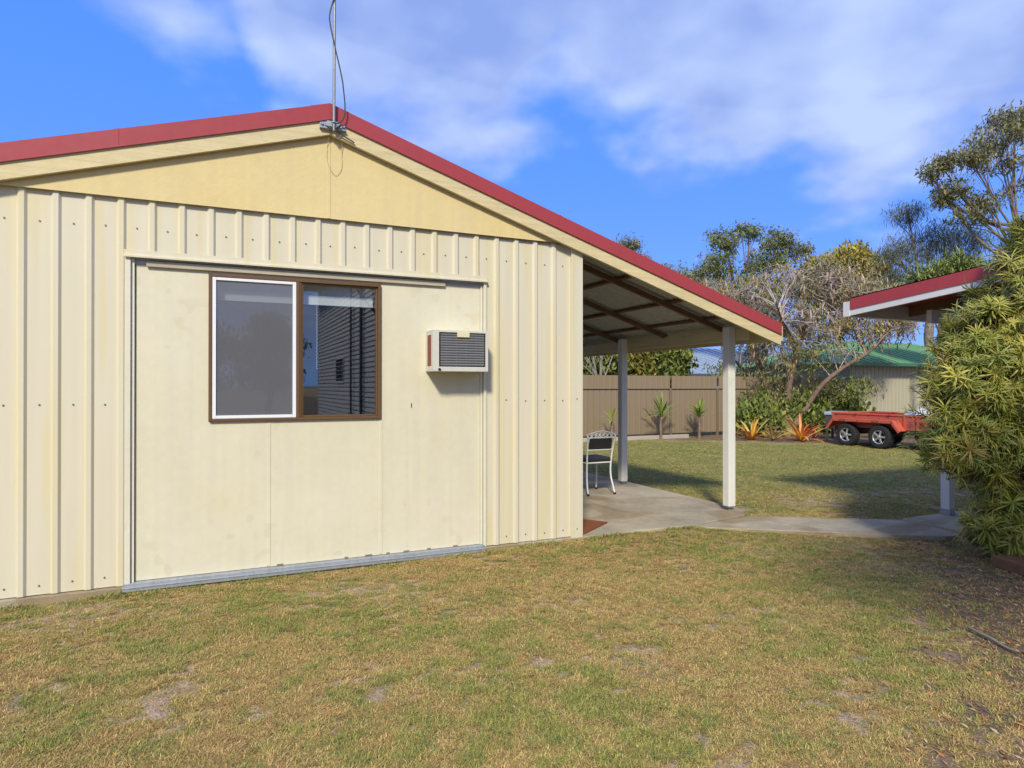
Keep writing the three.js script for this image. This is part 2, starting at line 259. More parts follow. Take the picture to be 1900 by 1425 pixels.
// gable sheets, joint bead, barge boards and red cappings
{
  const gy = (x) => roofY(x) - 0.16, zf = 0.036;
  mesh('gable_panel', slabXY([[-1.62, WTOP - 0.012], [RX - 0.008, WTOP - 0.012], [RX - 0.008, gy(RX)], [-1.62, gy(-1.62)]], zf - 0.006, zf), M.gable, shed);
  mesh('gable_panel', slabXY([[RX + 0.004, WTOP - 0.012], [3.19, WTOP - 0.012], [3.19, gy(3.19)], [RX + 0.004, gy(RX)]], zf - 0.006, zf), M.gable, shed);
  mesh('joint_strip', bx(RX - 0.014, RX + 0.010, WTOP - 0.01, 3.5, zf - 0.004, zf + 0.0035, 0.001), M.gable, shed);
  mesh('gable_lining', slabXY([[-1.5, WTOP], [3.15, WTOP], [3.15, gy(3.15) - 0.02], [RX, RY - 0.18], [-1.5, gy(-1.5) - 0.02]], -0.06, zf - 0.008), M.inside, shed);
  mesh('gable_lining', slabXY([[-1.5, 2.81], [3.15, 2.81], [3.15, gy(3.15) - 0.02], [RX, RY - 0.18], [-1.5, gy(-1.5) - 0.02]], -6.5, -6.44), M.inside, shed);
  const sl = (xa, xb, d0, d1, z0, z1) => slabXY([[xa, roofY(xa) - d1], [xb, roofY(xb) - d1], [xb, roofY(xb) - d0], [xa, roofY(xa) - d0]], z0, z1);
  mesh('barge_board', sl(RX + 0.002, XE, 0.10, 0.245, 0.050, 0.085), M.barge, shed);
  mesh('barge_board', sl(XW, RX - 0.002, 0.10, 0.245, 0.050, 0.085), M.barge, shed);
  mesh('barge_capping', [sl(RX, XE, 0.0, 0.128, 0.087, 0.098), sl(RX, XE, 0.0, 0.016, -0.03, 0.0865), sl(RX, XE, 0.118, 0.130, 0.098, 0.102), sl(RX + 2.1, RX + 2.13, -0.002, 0.1285, 0.098, 0.1005)], M.red, shed);
  mesh('barge_capping', [sl(XW, RX - 0.001, 0.0, 0.128, 0.087, 0.098), sl(XW, RX - 0.001, 0.0, 0.016, -0.03, 0.0865), sl(XW, RX - 0.001, 0.118, 0.130, 0.098, 0.102), sl(RX - 1.5, RX - 1.47, -0.002, 0.1285, 0.098, 0.1005)], M.red, shed);
  mesh('ridge_capping', [sl(RX - 0.16, RX, -0.010, -0.003, -6.6, 0.08), sl(RX, RX + 0.16, -0.010, -0.003, -6.6, 0.08)], M.red, shed);
  // roof sheets: red above, bare metal below
  const wave = (xa, xb, z0, z1, drop) => { const pos = [], n = Math.round((z1 - z0) / 0.0095); for (let i = 0; i < n; i++) { const za = z0 + (z1 - z0) * i / n, zb = z0 + (z1 - z0) * (i + 1) / n, ya = 0.008 * Math.sin(za / 0.076 * 2 * Math.PI) - drop, yb = 0.008 * Math.sin(zb / 0.076 * 2 * Math.PI) - drop; const A = [xa, roofY(xa) + ya, za], B = [xb, roofY(xb) + ya, za], C = [xb, roofY(xb) + yb, zb], D = [xa, roofY(xa) + yb, zb]; pos.push(...A, ...C, ...B, ...A, ...D, ...C); } const g = new THREE.BufferGeometry(); g.setAttribute('position', new THREE.Float32BufferAttribute(pos, 3)); g.computeVertexNormals(); g.setAttribute('uv', new THREE.Float32BufferAttribute(new Float32Array(pos.length / 3 * 2), 2)); return g; };
  const redBoth = M.red.clone(); redBoth.side = THREE.DoubleSide;
  for (const [xa, xb] of [[RX, XE + 0.03], [XW - 0.03, RX]]) for (let k = 0; k < 9; k++) {
    const z1 = -0.032 - k * 0.73, z0 = z1 - 0.73, s = mesh('roof_sheet', wave(xa, xb, z0, z1, 0.026), redBoth, shed);
    mesh('sheet_underside', wave(xa, xb, z0, z1, 0.031), M.galvDull, s);
  }
  // lean-to frame on the right (and the same on the left)
  for (const s of [1, -1]) {
    const X = (x) => s > 0 ? x : 2 * RX - x - 0.0, ye = (x) => roofY(X(x));
    for (const z of [-0.62, -1.72, -2.82, -3.92, -5.02, -6.12]) mesh('rafter', bar(V(X(3.2), ye(3.2) - 0.095, z), V(X(5.56), ye(5.56) - 0.095, z), 0.045, 0.06), M.rafter, shed);
    for (const x of [3.36, 4.06, 4.76, 5.3]) mesh('batten', bar(V(X(x), ye(x) - 0.052, -6.55), V(X(x), ye(x) - 0.052, 0.045), 0.07, 0.026), M.rafter, shed);
    const yb = ye(5.545);
    mesh('beam', bx(Math.min(X(5.52), X(5.57)), Math.max(X(5.52), X(5.57)), yb - 0.235, yb - 0.098, -6.5, -0.17, 0.004), M.barge, shed);
    mesh('eave_fascia', bx(Math.min(X(5.747), X(5.772)), Math.max(X(5.747), X(5.772)), ye(5.745) - 0.20, ye(5.745) - 0.03, -6.6, 0.086, 0.003), M.barge, shed);
    for (const z of [-0.43, -2.63, -4.83, -6.4]) {
      const xc = X(5.466);
      const p = mesh('post', bx(xc - 0.052, xc + 0.052, 0.045, yb - 0.075, z - 0.052, z + 0.052, 0.007), M.post, shed);
      mesh('post_stirrup', [bx(xc - 0.045, xc + 0.045, 0.036, 0.044, z - 0.045, z + 0.045, 0.001), bx(xc - 0.012, xc + 0.012, -0.002, 0.037, z - 0.012, z + 0.012, 0.001)], M.galv, p);
    }
  }
}
// the filled-in doorway: panels round the window, flashings and tracks
{
  const zb = -0.055, zf = -0.018, y0 = 0.022, y1 = DTOP - 0.035, J1 = 0.352, J2 = 1.252, WX0 = -0.075, WX1 = 1.25, WY0 = 1.178, WY1 = 2.316;
  mesh('infill_panel', slabXY([[-0.560, y0], [J1 - 0.0015, y0], [J1 - 0.0015, WY0], [WX0, WY0], [WX0, y1], [-0.560, y1]], zb, zf), M.panel, shed);
  mesh('infill_panel', slabXY([[J1 + 0.0015, y0], [J2 - 0.0015, y0], [J2 - 0.0015, WY0], [J1 + 0.0015, WY0]], zb, zf - 0.001), M.panel, shed);
  mesh('infill_panel', slabXY([[J2 + 0.0015, y0], [2.155, y0], [2.155, y1], [J2 + 0.0015, y1]], zb, zf), M.panel, shed);
  mesh('infill_panel', slabXY([[WX0 + 0.002, WY1], [J2 - 0.002, WY1], [J2 - 0.002, y1], [WX0 + 0.002, y1]], zb, zf - 0.0015), M.panel, shed);
  mesh('joint_cover', bx(J2 - 0.012, J2 + 0.014, y0 + 0.01, WY0 - 0.005, zf - 0.002, zf + 0.003, 0.001), M.panel, shed);
  mesh('joint_cover', bx(J1 - 0.003, J1 + 0.02, y0 + 0.01, WY0 - 0.005, zf - 0.002, zf + 0.0025, 0.001), M.panel, shed);
  mesh('door_jamb', [bx(-0.625, -0.588, -0.01, 2.425, -0.02, 0.023, 0.003), bx(-0.587, -0.565, 0, DTOP, -0.06, 0.004, 0.002)], M.jamb, shed);
  mesh('door_jamb', [bx(2.182, 2.207, 0.0, 2.42, -0.06, 0.020, 0.003), bx(2.158, 2.176, 0.02, DTOP - 0.03, -0.05, -0.004, 0.002)], M.jamb, shed);
  mesh('head_flashing', [bx(-0.63, 2.215, DTOP + 0.005, DTOP + 0.012, -0.02, 0.042, 0.002), bx(-0.63, 2.215, DTOP - 0.006, DTOP + 0.010, 0.038, 0.044, 0.002), bx(-0.63, 2.215, DTOP + 0.012, DTOP + 0.05, 0.0225, 0.0265, 0.001)], M.wall, shed);
  mesh('head_track', [bx(-0.565, 2.18, DTOP - 0.045, DTOP + 0.004, -0.018, -0.006, 0.002), bx(-0.565, 2.18, DTOP - 0.012, DTOP + 0.004, -0.006, 0.022, 0.002)], M.galv, shed);
  mesh('head_batten', bx(-0.49, 1.82, DTOP - 0.062, DTOP - 0.02, -0.005, 0.008, 0.003), std(rgb(0.56, 0.51, 0.40), 0.85, { map: timberMap }), shed);
  mesh('bottom_track', [bx(-0.635, 2.185, -0.036, -0.008, 0.034, 0.058, 0.004), bx(-0.635, 2.185, -0.01, 0.0185, -0.06, 0.036, 0.004), bx(-0.635, 2.185, -0.012, -0.002, 0.036, 0.062, 0.003)], M.galv, shed);
  mesh('paint_chips', [[0.42, 0.05], [0.95, 0.03], [1.12, 0.06], [1.3, 0.03], [1.45, 0.05], [1.66, 0.035], [1.9, 0.045]].map(([x, w]) => bx(x, x + w, y0 + 0.002, y0 + 0.012, zf - 0.001, zf + 0.002, 0.001)), std(rgb(0.26, 0.18, 0.11), 0.9), shed).userData.kind = 'stuff';
  mesh('bolt_hole', bx(1.515, 1.523, 1.265, 1.305, zf - 0.001, zf + 0.003, 0.001), M.steelDark, shed);
  // window
  const win = thing('sliding_window', 'bronze framed sliding window with white fly screen in cream doorway panel', 'window', [0, 0, 0]);
  mesh('frame', [bx(-0.073, -0.050, 1.18, 2.314, -0.07, 0.008), bx(1.224, 1.248, 1.18, 2.314, -0.07, 0.008), bx(-0.050, 1.224, 2.290, 2.314, -0.07, 0.0075), bx(-0.050, 1.224, 1.18, 1.200, -0.07, 0.0075)], M.bronze, win);
  mesh('mullion', [bx(0.566, 0.590, 1.200, 2.290, -0.05, 0.008), bx(0.592, 0.606, 1.200, 2.290, -0.05, 0.000)], M.bronze, win);
  mesh('sash', [bx(0.607, 0.620, 1.201, 2.289, -0.04, -0.012, 0.002), bx(1.208, 1.223, 1.201, 2.289, -0.04, -0.012, 0.002), bx(0.620, 1.208, 1.201, 1.216, -0.04, -0.0125, 0.002), bx(0.620, 1.208, 2.274, 2.289, -0.04, -0.0125, 0.002)], M.bronze, win);
  const plane = (x0, x1, y0, y1, z) => new THREE.PlaneGeometry(x1 - x0, y1 - y0).translate((x0 + x1) / 2, (y0 + y1) / 2, z);
  mesh('pane', plane(0.612, 1.216, 1.208, 2.282, -0.026), M.glass, win);
  mesh('pane', plane(-0.050, 0.566, 1.200, 2.290, -0.045), M.glass, win);
  const fs = mesh('fly_screen_frame', [bx(-0.048, -0.022, 1.201, 2.289, -0.018, 0.004), bx(0.537, 0.564, 1.201, 2.289, -0.018, 0.004), bx(-0.022, 0.537, 2.266, 2.289, -0.018, 0.0035), bx(-0.022, 0.537, 1.201, 1.225, -0.018, 0.0035)], M.screenFrame, win);
  mesh('fly_mesh', plane(-0.024, 0.539, 1.222, 2.268, -0.008), M.flyMesh, fs);
  const bl = thing('roller_blind', 'white roller blind rolled up inside the shed window', 'blind', [0, 0, 0]);
  mesh('blind_fabric', [bx(-0.03, 1.2, 2.125, 2.205, -0.105, -0.1, 0.001), bx(-0.03, 1.2, 2.205, 2.3, -0.125, -0.12, 0.001)], M.blind, bl);
  mesh('pelmet', [bx(-0.05, 1.22, 2.298, 2.32, -0.14, -0.08, 0.002)], M.blind, bl);
  const ch = []; for (let k = 0; k < 34; k++) ch.push(new THREE.SphereGeometry(0.005, 5, 4).translate(0.735 + (k % 2) * 0.004, 2.11 - k * 0.0155, -0.1));
  mesh('bead_chain', ch, M.white, bl);
}
// ------------------------------------------------------------------ air conditioner
{
  const ac = thing('air_conditioner', 'boxy white window air conditioner with grey louvred grille on doorway panel', 'air conditioner', [1.645, 1.578, -0.017]);
  const w = 0.5, h = 0.352, d = 0.215, body = std(rgb(0.66, 0.65, 0.60), 0.5, { map: paintWear });
  mesh('cabinet', [bx(0, w, 0, 0.012, 0, d, 0.003), bx(0, w, h - 0.012, h, 0, d, 0.003), bx(0, 0.01, 0.012, h - 0.012, 0, 0.045, 0.002), bx(0, 0.01, 0.012, h - 0.012, d - 0.05, d, 0.002), bx(0, 0.01, 0.012, 0.045, 0.045, d - 0.05, 0.002), bx(0, 0.01, h - 0.04, h - 0.012, 0.045, d - 0.05, 0.002), bx(w - 0.01, w, 0.012, h - 0.012, 0, d, 0.002)], body, ac);
  mesh('front_frame', [bx(0, 0.052, 0, h, d, d + 0.012, 0.003), bx(w - 0.024, w, 0, h, d, d + 0.012, 0.003), bx(0.052, w - 0.024, 0, 0.04, d, d + 0.0118, 0.003), bx(0.052, w - 0.024, h - 0.02, h, d, d + 0.0118, 0.003)], body, ac);
  const vm = std(rgb(0.24, 0.075, 0.05), 0.6);
  mesh('side_vent', [bx(0.012, 0.016, 0.03, h - 0.03, 0.03, d - 0.035, 0)], std(rgb(0.10, 0.04, 0.03), 0.8), ac);
  for (let k = 0; k < 6; k++) mesh('vent_fin', bx(0.001, 0.012, 0.045, h - 0.04, 0.052 + k * 0.02, 0.06 + k * 0.02, 0.001), vm, ac);
  mesh('grille_backing', bx(0.05, w - 0.02, 0.03, h - 0.015, d - 0.03, d - 0.02, 0), M.black, ac);
  const gm = std(rgb(0.27, 0.275, 0.29), 0.5, { metalness: 0.2 });
  for (let k = 0; k < 13; k++) mesh('louvre', new RoundedBoxGeometry(w - 0.10, 0.0145, 0.012, 1, 0.002).rotateX(0.5).translate(0.268, 0.058 + k * 0.0215, d - 0.004), gm, ac);
  for (let k = 0; k < 4; k++) mesh('grille_rib', bx(0.12 + k * 0.09, 0.126 + k * 0.09, 0.045, h - 0.022, d - 0.016, d - 0.008, 0.001), gm, ac);
  mesh('rating_plate', bx(0.215, 0.325, h - 0.058, h - 0.012, d + 0.002, d + 0.0145, 0.002), std(rgb(0.74, 0.68, 0.42), 0.5), ac);
  mesh('drain_plug', new THREE.CylinderGeometry(0.011, 0.011, 0.02, 10).rotateX(Math.PI / 2).translate(0.052, 0.016, d + 0.018), M.black, ac);
}
// ------------------------------------------------------------------ aerial mast
{
  const a = thing('aerial_mast', 'thin grey aerial mast with loose cables bracketed to the gable peak', 'aerial mast', [RX + 0.02, 3.56, 0.087]);
  const mz = 0.055;
  mesh('bracket', [bx(-0.105, 0.105, -0.035, 0.035, 0, 0.006, 0.002), bx(-0.105, 0.105, -0.038, -0.03, 0, 0.03, 0.002), bx(-0.03, 0.03, -0.02, 0.02, 0.006, mz - 0.016, 0.002), bx(-0.05, 0.05, -0.022, 0.022, mz - 0.018, mz - 0.014, 0.001)], M.galv, a);
  for (const s of [-0.085, 0.085]) mesh('bolt', new THREE.CylinderGeometry(0.011, 0.011, 0.014, 6).rotateX(Math.PI / 2).translate(s, 0.003, 0.012), M.galv, a);
  mesh('u_bolt', new THREE.TorusGeometry(0.019, 0.004, 6, 12, Math.PI).rotateX(Math.PI / 2).translate(0, 0.005, mz), M.galv, a);
  mesh('mast_tube', rod([V(0, -0.06, mz), V(0.008, 1.9, mz)], 0.0115, 10), std(rgb(0.36, 0.37, 0.38), 0.45, { metalness: 0.5, map: galvMap }), a);
  const cm = std(rgb(0.05, 0.05, 0.055), 0.6);
  mesh('cable', rod(curve([V(-0.03, -0.02, 0.03), V(0.075, 0.05, 0.05), V(0.072, 0.30, mz + 0.01), V(0.05, 0.42, mz + 0.015), V(0.012, 0.58, mz + 0.017), V(-0.03, 0.78, mz + 0.01), V(-0.036, 0.85, mz + 0.01), V(0.0, 1.0, mz + 0.018), V(0.02, 1.04, mz + 0.015), V(0.0, 1.3, mz + 0.017), V(0.005, 1.8, mz + 0.016)], 60), 0.0052, 6), cm, a);
  mesh('cable', rod(curve([V(-0.06, -0.015, 0.02), V(0, -0.045, 0.06), V(0.06, 0.0, 0.05), V(0.03, -0.04, 0.03), V(0.17, -0.115, 0.012)], 30), 0.006, 6), cm, a);
  mesh('loop_wire', rod(curve([V(-0.02, -0.04, 0.01), V(-0.035, -0.15, -0.042), V(-0.03, -0.3, -0.044), V(0.03, -0.385, -0.044), V(0.075, -0.33, -0.044), V(0.08, -0.2, -0.044), V(0.07, -0.06, 0.005)], 40), 0.0016, 5), std(rgb(0.42, 0.36, 0.24), 0.6), a);
}
// ------------------------------------------------------------------ neighbouring house (weatherboards, patio roof)
{
  const h = thing('weatherboard_house', 'grey weatherboard house with red roofed patio standing on white posts', 'house');
  const bm = std(rgb(0.50, 0.52, 0.55), 0.6, { map: paintWear }), x0 = 3.6, z0 = 10.2, z1 = 21, x1 = 15, N = 39, P = 0.132, HT = 5.3;
  const board = (len) => new THREE.ExtrudeGeometry(new THREE.Shape([[0, 0], [0.034, 0], [0.033, 0.010], [0.006, P + 0.004], [0, P + 0.006]].map(([a, b]) => new THREE.Vector2(a, b))), { depth: len, bevelEnabled: false });
  const side = join(board(z1 - z0).rotateY(Math.PI).translate(0, 0, z1)), front = join(board(x1 - x0).rotateY(Math.PI / 2));
  for (let k = 0; k < N; k++) { const b = mesh('board', side, bm, h, true); b.position.set(x0, 0.12 + k * P, 0); }
  for (let k = 0; k < N; k++) { const b = mesh('board', front, bm, h, true); b.rotation.y = 0; b.scale.z = -1; b.position.set(x0, 0.12 + k * P, z0); }
  mesh('wall_core', [bx(x0, x1, -0.05, HT, z0, z1, 0)], bm, h);
  mesh('corner_stop', [bx(x0 - 0.035, x0 + 0.02, 0.05, HT, z0 - 0.035, z0 + 0.03), bx(x0 - 0.035, x0 + 0.02, 0.05, HT, z1 - 0.03, z1 + 0.03)], M.white, h);
  const w = mesh('window', [bx(x0 - 0.05, x0 + 0.01, 1.55, 1.62, 15.2, 16.7), bx(x0 - 0.05, x0 + 0.01, 2.33, 2.4, 15.2, 16.7), bx(x0 - 0.05, x0 + 0.01, 1.62, 2.33, 15.2, 15.27), bx(x0 - 0.05, x0 + 0.01, 1.62, 2.33, 16.63, 16.7)], M.white, h);
  mesh('pane', bx(x0 - 0.032, x0 - 0.028, 1.62, 2.33, 15.27, 16.63, 0), std(rgb(0.03, 0.035, 0.04), 0.08), w);
  mesh('downpipe', rod([V(x0 - 0.09, 0.05, 12.2), V(x0 - 0.09, HT - 0.1, 12.2)], 0.045, 10), std(rgb(0.12, 0.13, 0.14), 0.5), h);
  mesh('downpipe', rod([V(x0 - 0.09, 0.05, 13.7), V(x0 - 0.09, HT - 0.1, 13.7)], 0.03, 8), std(rgb(0.12, 0.13, 0.14), 0.5), h);
  mesh('soffit', bx(x0 - 0.55, x1 + 0.5, HT - 0.04, HT, z0 - 0.3, z1 + 0.5, 0), M.white, h);
  const e = HT + 0.02, xa = x0 - 0.6, xb = x1 + 0.55, za = z0 - 0.33, zb = z1 + 0.55, rz = 5.5, ry = 7.2, xm = (xa + xb) / 2;
  const pos = [], tri = (...p) => p.forEach((q) => pos.push(...q)), A = [xa, e, za], B = [xb, e, za], C = [xb, e, zb], D = [xa, e, zb], E1 = [xm, ry, za + rz], E2 = [xm, ry, zb - rz];
  tri(A, E1, B); tri(B, E1, E2); tri(B, E2, C); tri(C, E2, D); tri(D, E2, E1); tri(D, E1, A); tri(A, B, C); tri(A, C, D);
  const rg = new THREE.BufferGeometry(); rg.setAttribute('position', new THREE.Float32BufferAttribute(pos, 3)); rg.computeVertexNormals();
  const redBoth = M.red.clone(); redBoth.side = THREE.DoubleSide;
  mesh('roof', rg, redBoth, h);
  mesh('gutter', [bx(xa - 0.1, xa, HT - 0.07, HT + 0.04, za - 0.1, zb + 0.1), bx(xa, xb, HT - 0.07, HT + 0.04, za - 0.1, za)], M.white, h);
  // patio roof on posts, low edge towards the back yard
  const px = 6.6, pz = 0.24, len = 9.5, rise = 0.095, py = 2.255, Y = (z) => py + (z - pz) * rise;
  const skew = (x0_, x1_, lo, hi, za_, zb_) => slabXY([[za_, Y(za_) + lo], [zb_, Y(zb_) + lo], [zb_, Y(zb_) + hi], [za_, Y(za_) + hi]], 0, x1_ - x0_).rotateY(-Math.PI / 2).translate(x1_, 0, 0);
  mesh('patio_barge', [skew(px - 0.02, px + 0.02, 0, 0.085, pz, pz + len)], M.white, h);
  mesh('patio_capping', [skew(px - 0.03, px - 0.0205, 0.068, 0.20, pz + 0.07, pz + len), skew(px - 0.03, px + 0.12, 0.19, 0.20, pz + 0.07, pz + len)], M.red, h);
  mesh('patio_fascia', [bx(px - 0.026, 16, py - 0.004, py + 0.168, pz - 0.024, pz + 0.062, 0.004)], M.white, h);
  mesh('patio_roof_sheet', skew(px + 0.021, 16, 0.15, 0.175, pz + 0.062, pz + len - 0.02), redBoth, h);
  for (let k = 0; k < 6; k++) mesh('patio_rafter', skew(7.6 + k * 1.5, 7.65 + k * 1.5, 0.03, 0.148, pz + 0.07, pz + len - 0.03), M.rafter, h);
  for (const x of [7.5, 10.6, 13.7]) mesh('patio_post', bx(x - 0.05, x + 0.05, 0.01, 2.60, 4.25, 4.35, 0.008), M.white, h);
  mesh('patio_beam', bx(7.18, 15.8, 2.60, 2.66, 4.24, 4.36, 0.005), M.white, h);
  mesh('patio_beam', bx(7.18, 15.8, 2.155, 2.30, 0.79, 0.85, 0.005), M.white, h);
  for (const [x, z] of [[7.5, 0.82], [10.6, 0.82], [13.7, 0.82]]) { const p = mesh('patio_post', bx(x - 0.05, x + 0.05, 0.06, 2.155, 0.77, 0.87, 0.008), M.white, h); mesh('post_shoe', [bx(x - 0.055, x + 0.055, 0.005, 0.07, 0.765, 0.875, 0.003)], M.galv, p); }
}
// ------------------------------------------------------------------ back fence
{
  const FZ = -10.1, f = thing('metal_fence', 'brown ribbed metal panel fence along the back of the yard', 'fence', [0, 0, FZ]);
  const fm = std(rgb(0.27, 0.205, 0.135), 0.6, { map: streak, side: THREE.DoubleSide }), fr = std(rgb(0.20, 0.15, 0.105), 0.6, { map: paintWear });
  const posts = []; for (let x = 1.48 - 1.785 * 7; x < 19.5; x += 1.785) posts.push(x);
  const W = 1.785 - 0.06, units = (y0, y1) => { const u = [], n = 9; for (let k = 0; k < n; k++) u.push([k * W / n, (k + 1) * W / n, (k + 0.5) * W / n, y0, y1]); return u; };
  const low = join(ribbed(units(0.06, 1.345))), high = join(ribbed(units(1.378, 1.76))), rail = join([bx(0, W, 1.70, 1.765, -0.03, -0.004), bx(0, W, 1.325, 1.385, -0.03, -0.004), bx(0, W, 0.04, 0.09, -0.03, -0.003)]);
  for (let i = 0; i < posts.length; i++) {
    mesh('fence_post', bx(posts[i] - 0.032, posts[i] + 0.032, -0.1, 1.40, -0.03, 0.04, 0.004), fr, f);
    if (i === posts.length - 1) break;
    for (const [n, g, m, dz] of [['fence_panel', low, fm, 0], ['top_panel', high, fm, 0.035], ['rail', rail, fr, -0.01]]) { const o = mesh(n, g, m, f, true); o.position.set(posts[i] + 0.03, 0, dz); }
  }
  for (let k = 0; k < 3; k++) top('sleeper', bx(5.2 + k * 2.45, 7.6 + k * 2.45, -0.06, 0.05, -9.75, -9.62, 0.01), std(rgb(0.50, 0.46, 0.38), 0.9, { map: timberMap }), ['pale timber sleeper edging behind the shed', 'pale timber sleeper edging at fence foot behind the chair', 'pale timber sleeper edging at fence foot between two young palms'][k], 'sleeper', 'sleepers along the fence');
}
// ------------------------------------------------------------------ far buildings
{
  const b = thing('blue_roofed_house', 'neighbouring house with pale blue metal roof behind the fence', 'house', [0, 0, 0]);
  const blue = std(rgb(0.46, 0.55, 0.66), 0.45, { map: galvMap, metalness: 0.2, side: THREE.DoubleSide });
  const z0 = -17, z1 = -27, x0 = 17.8, x1 = 29, xe = 0.4, rx0 = x0 + 3.5, rx1 = x1 - 3.5, zm = (z0 + z1) / 2;
  mesh('wall', bx(x0, x1, -0.05, 1.96, z1, z0, 0), std(rgb(0.34, 0.40, 0.46), 0.8, { map: paintWear }), b);
  const pos = [], tri = (...p) => p.forEach((q) => pos.push(...q)), A = [x0 - xe, 1.98, z0 + xe], B = [x1 + xe, 1.98, z0 + xe], C = [x1 + xe, 1.98, z1 - xe], D = [x0 - xe, 1.98, z1 - xe], E1 = [rx0, 3.5, zm], E2 = [rx1, 3.5, zm];
  tri(A, B, E2); tri(A, E2, E1); tri(B, C, E2); tri(C, D, E1); tri(C, E1, E2); tri(D, A, E1); tri(A, C, B); tri(A, D, C);
  const g = new THREE.BufferGeometry(); g.setAttribute('position', new THREE.Float32BufferAttribute(pos, 3)); g.computeVertexNormals();
  const rf = mesh('roof', g, blue, b);
  const ribs = []; for (let x = x0 + 0.2; x < x1; x += 0.45) { const t = clamp((x - x0) / 3.9, 0.05, 1), t2 = clamp((x1 - x) / 3.9, 0.05, 1), k = Math.min(t, t2) * 0.97; ribs.push(bar(V(x, 2.0, z0 + xe), V(x, 2.0 + 1.52 * k, z0 + xe + (zm - z0 - xe) * k), 0.04, 0.05)); }
  mesh('roof_ribs', ribs, blue, rf);
  mesh('gutter', bx(x0 - xe, x1 + xe, 1.9, 2.0, z0 + xe, z0 + xe + 0.1), std(rgb(0.08, 0.11, 0.15), 0.5), b);

  const s = thing('green_roofed_shed', 'cream ribbed shed with green metal roof behind the trailer', 'shed');
  const sz = -9.5, cm = std(rgb(0.45, 0.42, 0.31), 0.6, { map: streak, side: THREE.DoubleSide }), gm = std(rgb(0.17, 0.37, 0.19), 0.5, { map: paintWear, side: THREE.DoubleSide });
  const u = []; for (let k = 0; k < 36; k++) u.push([19.1 + k * 0.19, 19.29 + k * 0.19, 19.195 + k * 0.19, -0.05, 2.2]);
  for (let k = 0; k < 36; k += 4) mesh('wall_sheet', ribbed(u.slice(k, k + 4)).translate(0, 0, sz), cm, s);
  mesh('wall_core', bx(19.12, 25.9, -0.05, 2.2, sz - 5, sz - 0.01, 0), cm, s);
  const rp = [], rt = (...p) => p.forEach((q) => rp.push(...q)), E0 = [18.8, 2.22, sz + 0.38], E3 = [26.2, 2.22, sz + 0.38], K0 = [18.8, 2.22, sz - 5.4], K3 = [26.2, 2.22, sz - 5.4], T0 = [21.6, 3.2, sz - 2.5], T3 = [26.2, 3.2, sz - 2.5];
  rt(E0, E3, T3); rt(E0, T3, T0); rt(K0, E0, T0); rt(K3, K0, T0); rt(K3, T0, T3); rt(E3, K3, T3);
  const rg = new THREE.BufferGeometry(); rg.setAttribute('position', new THREE.Float32BufferAttribute(rp, 3)); rg.computeVertexNormals(); const groof = mesh('roof', rg, gm, s);
  const seams = []; for (let x = 19.2; x < 26; x += 0.38) { const k = Math.min(1, (x - 18.8) / 2.8); seams.push(bar(V(x, 2.235, sz + 0.38), V(x, 2.235 + 0.98 * k, sz + 0.38 - 2.88 * k), 0.03, 0.03)); }
  mesh('roof_seams', seams, gm, groof);
  mesh('gutter', bx(18.75, 26.2, 2.13, 2.24, sz + 0.36, sz + 0.46, 0.01), std(rgb(0.05, 0.17, 0.10), 0.4), s);
}
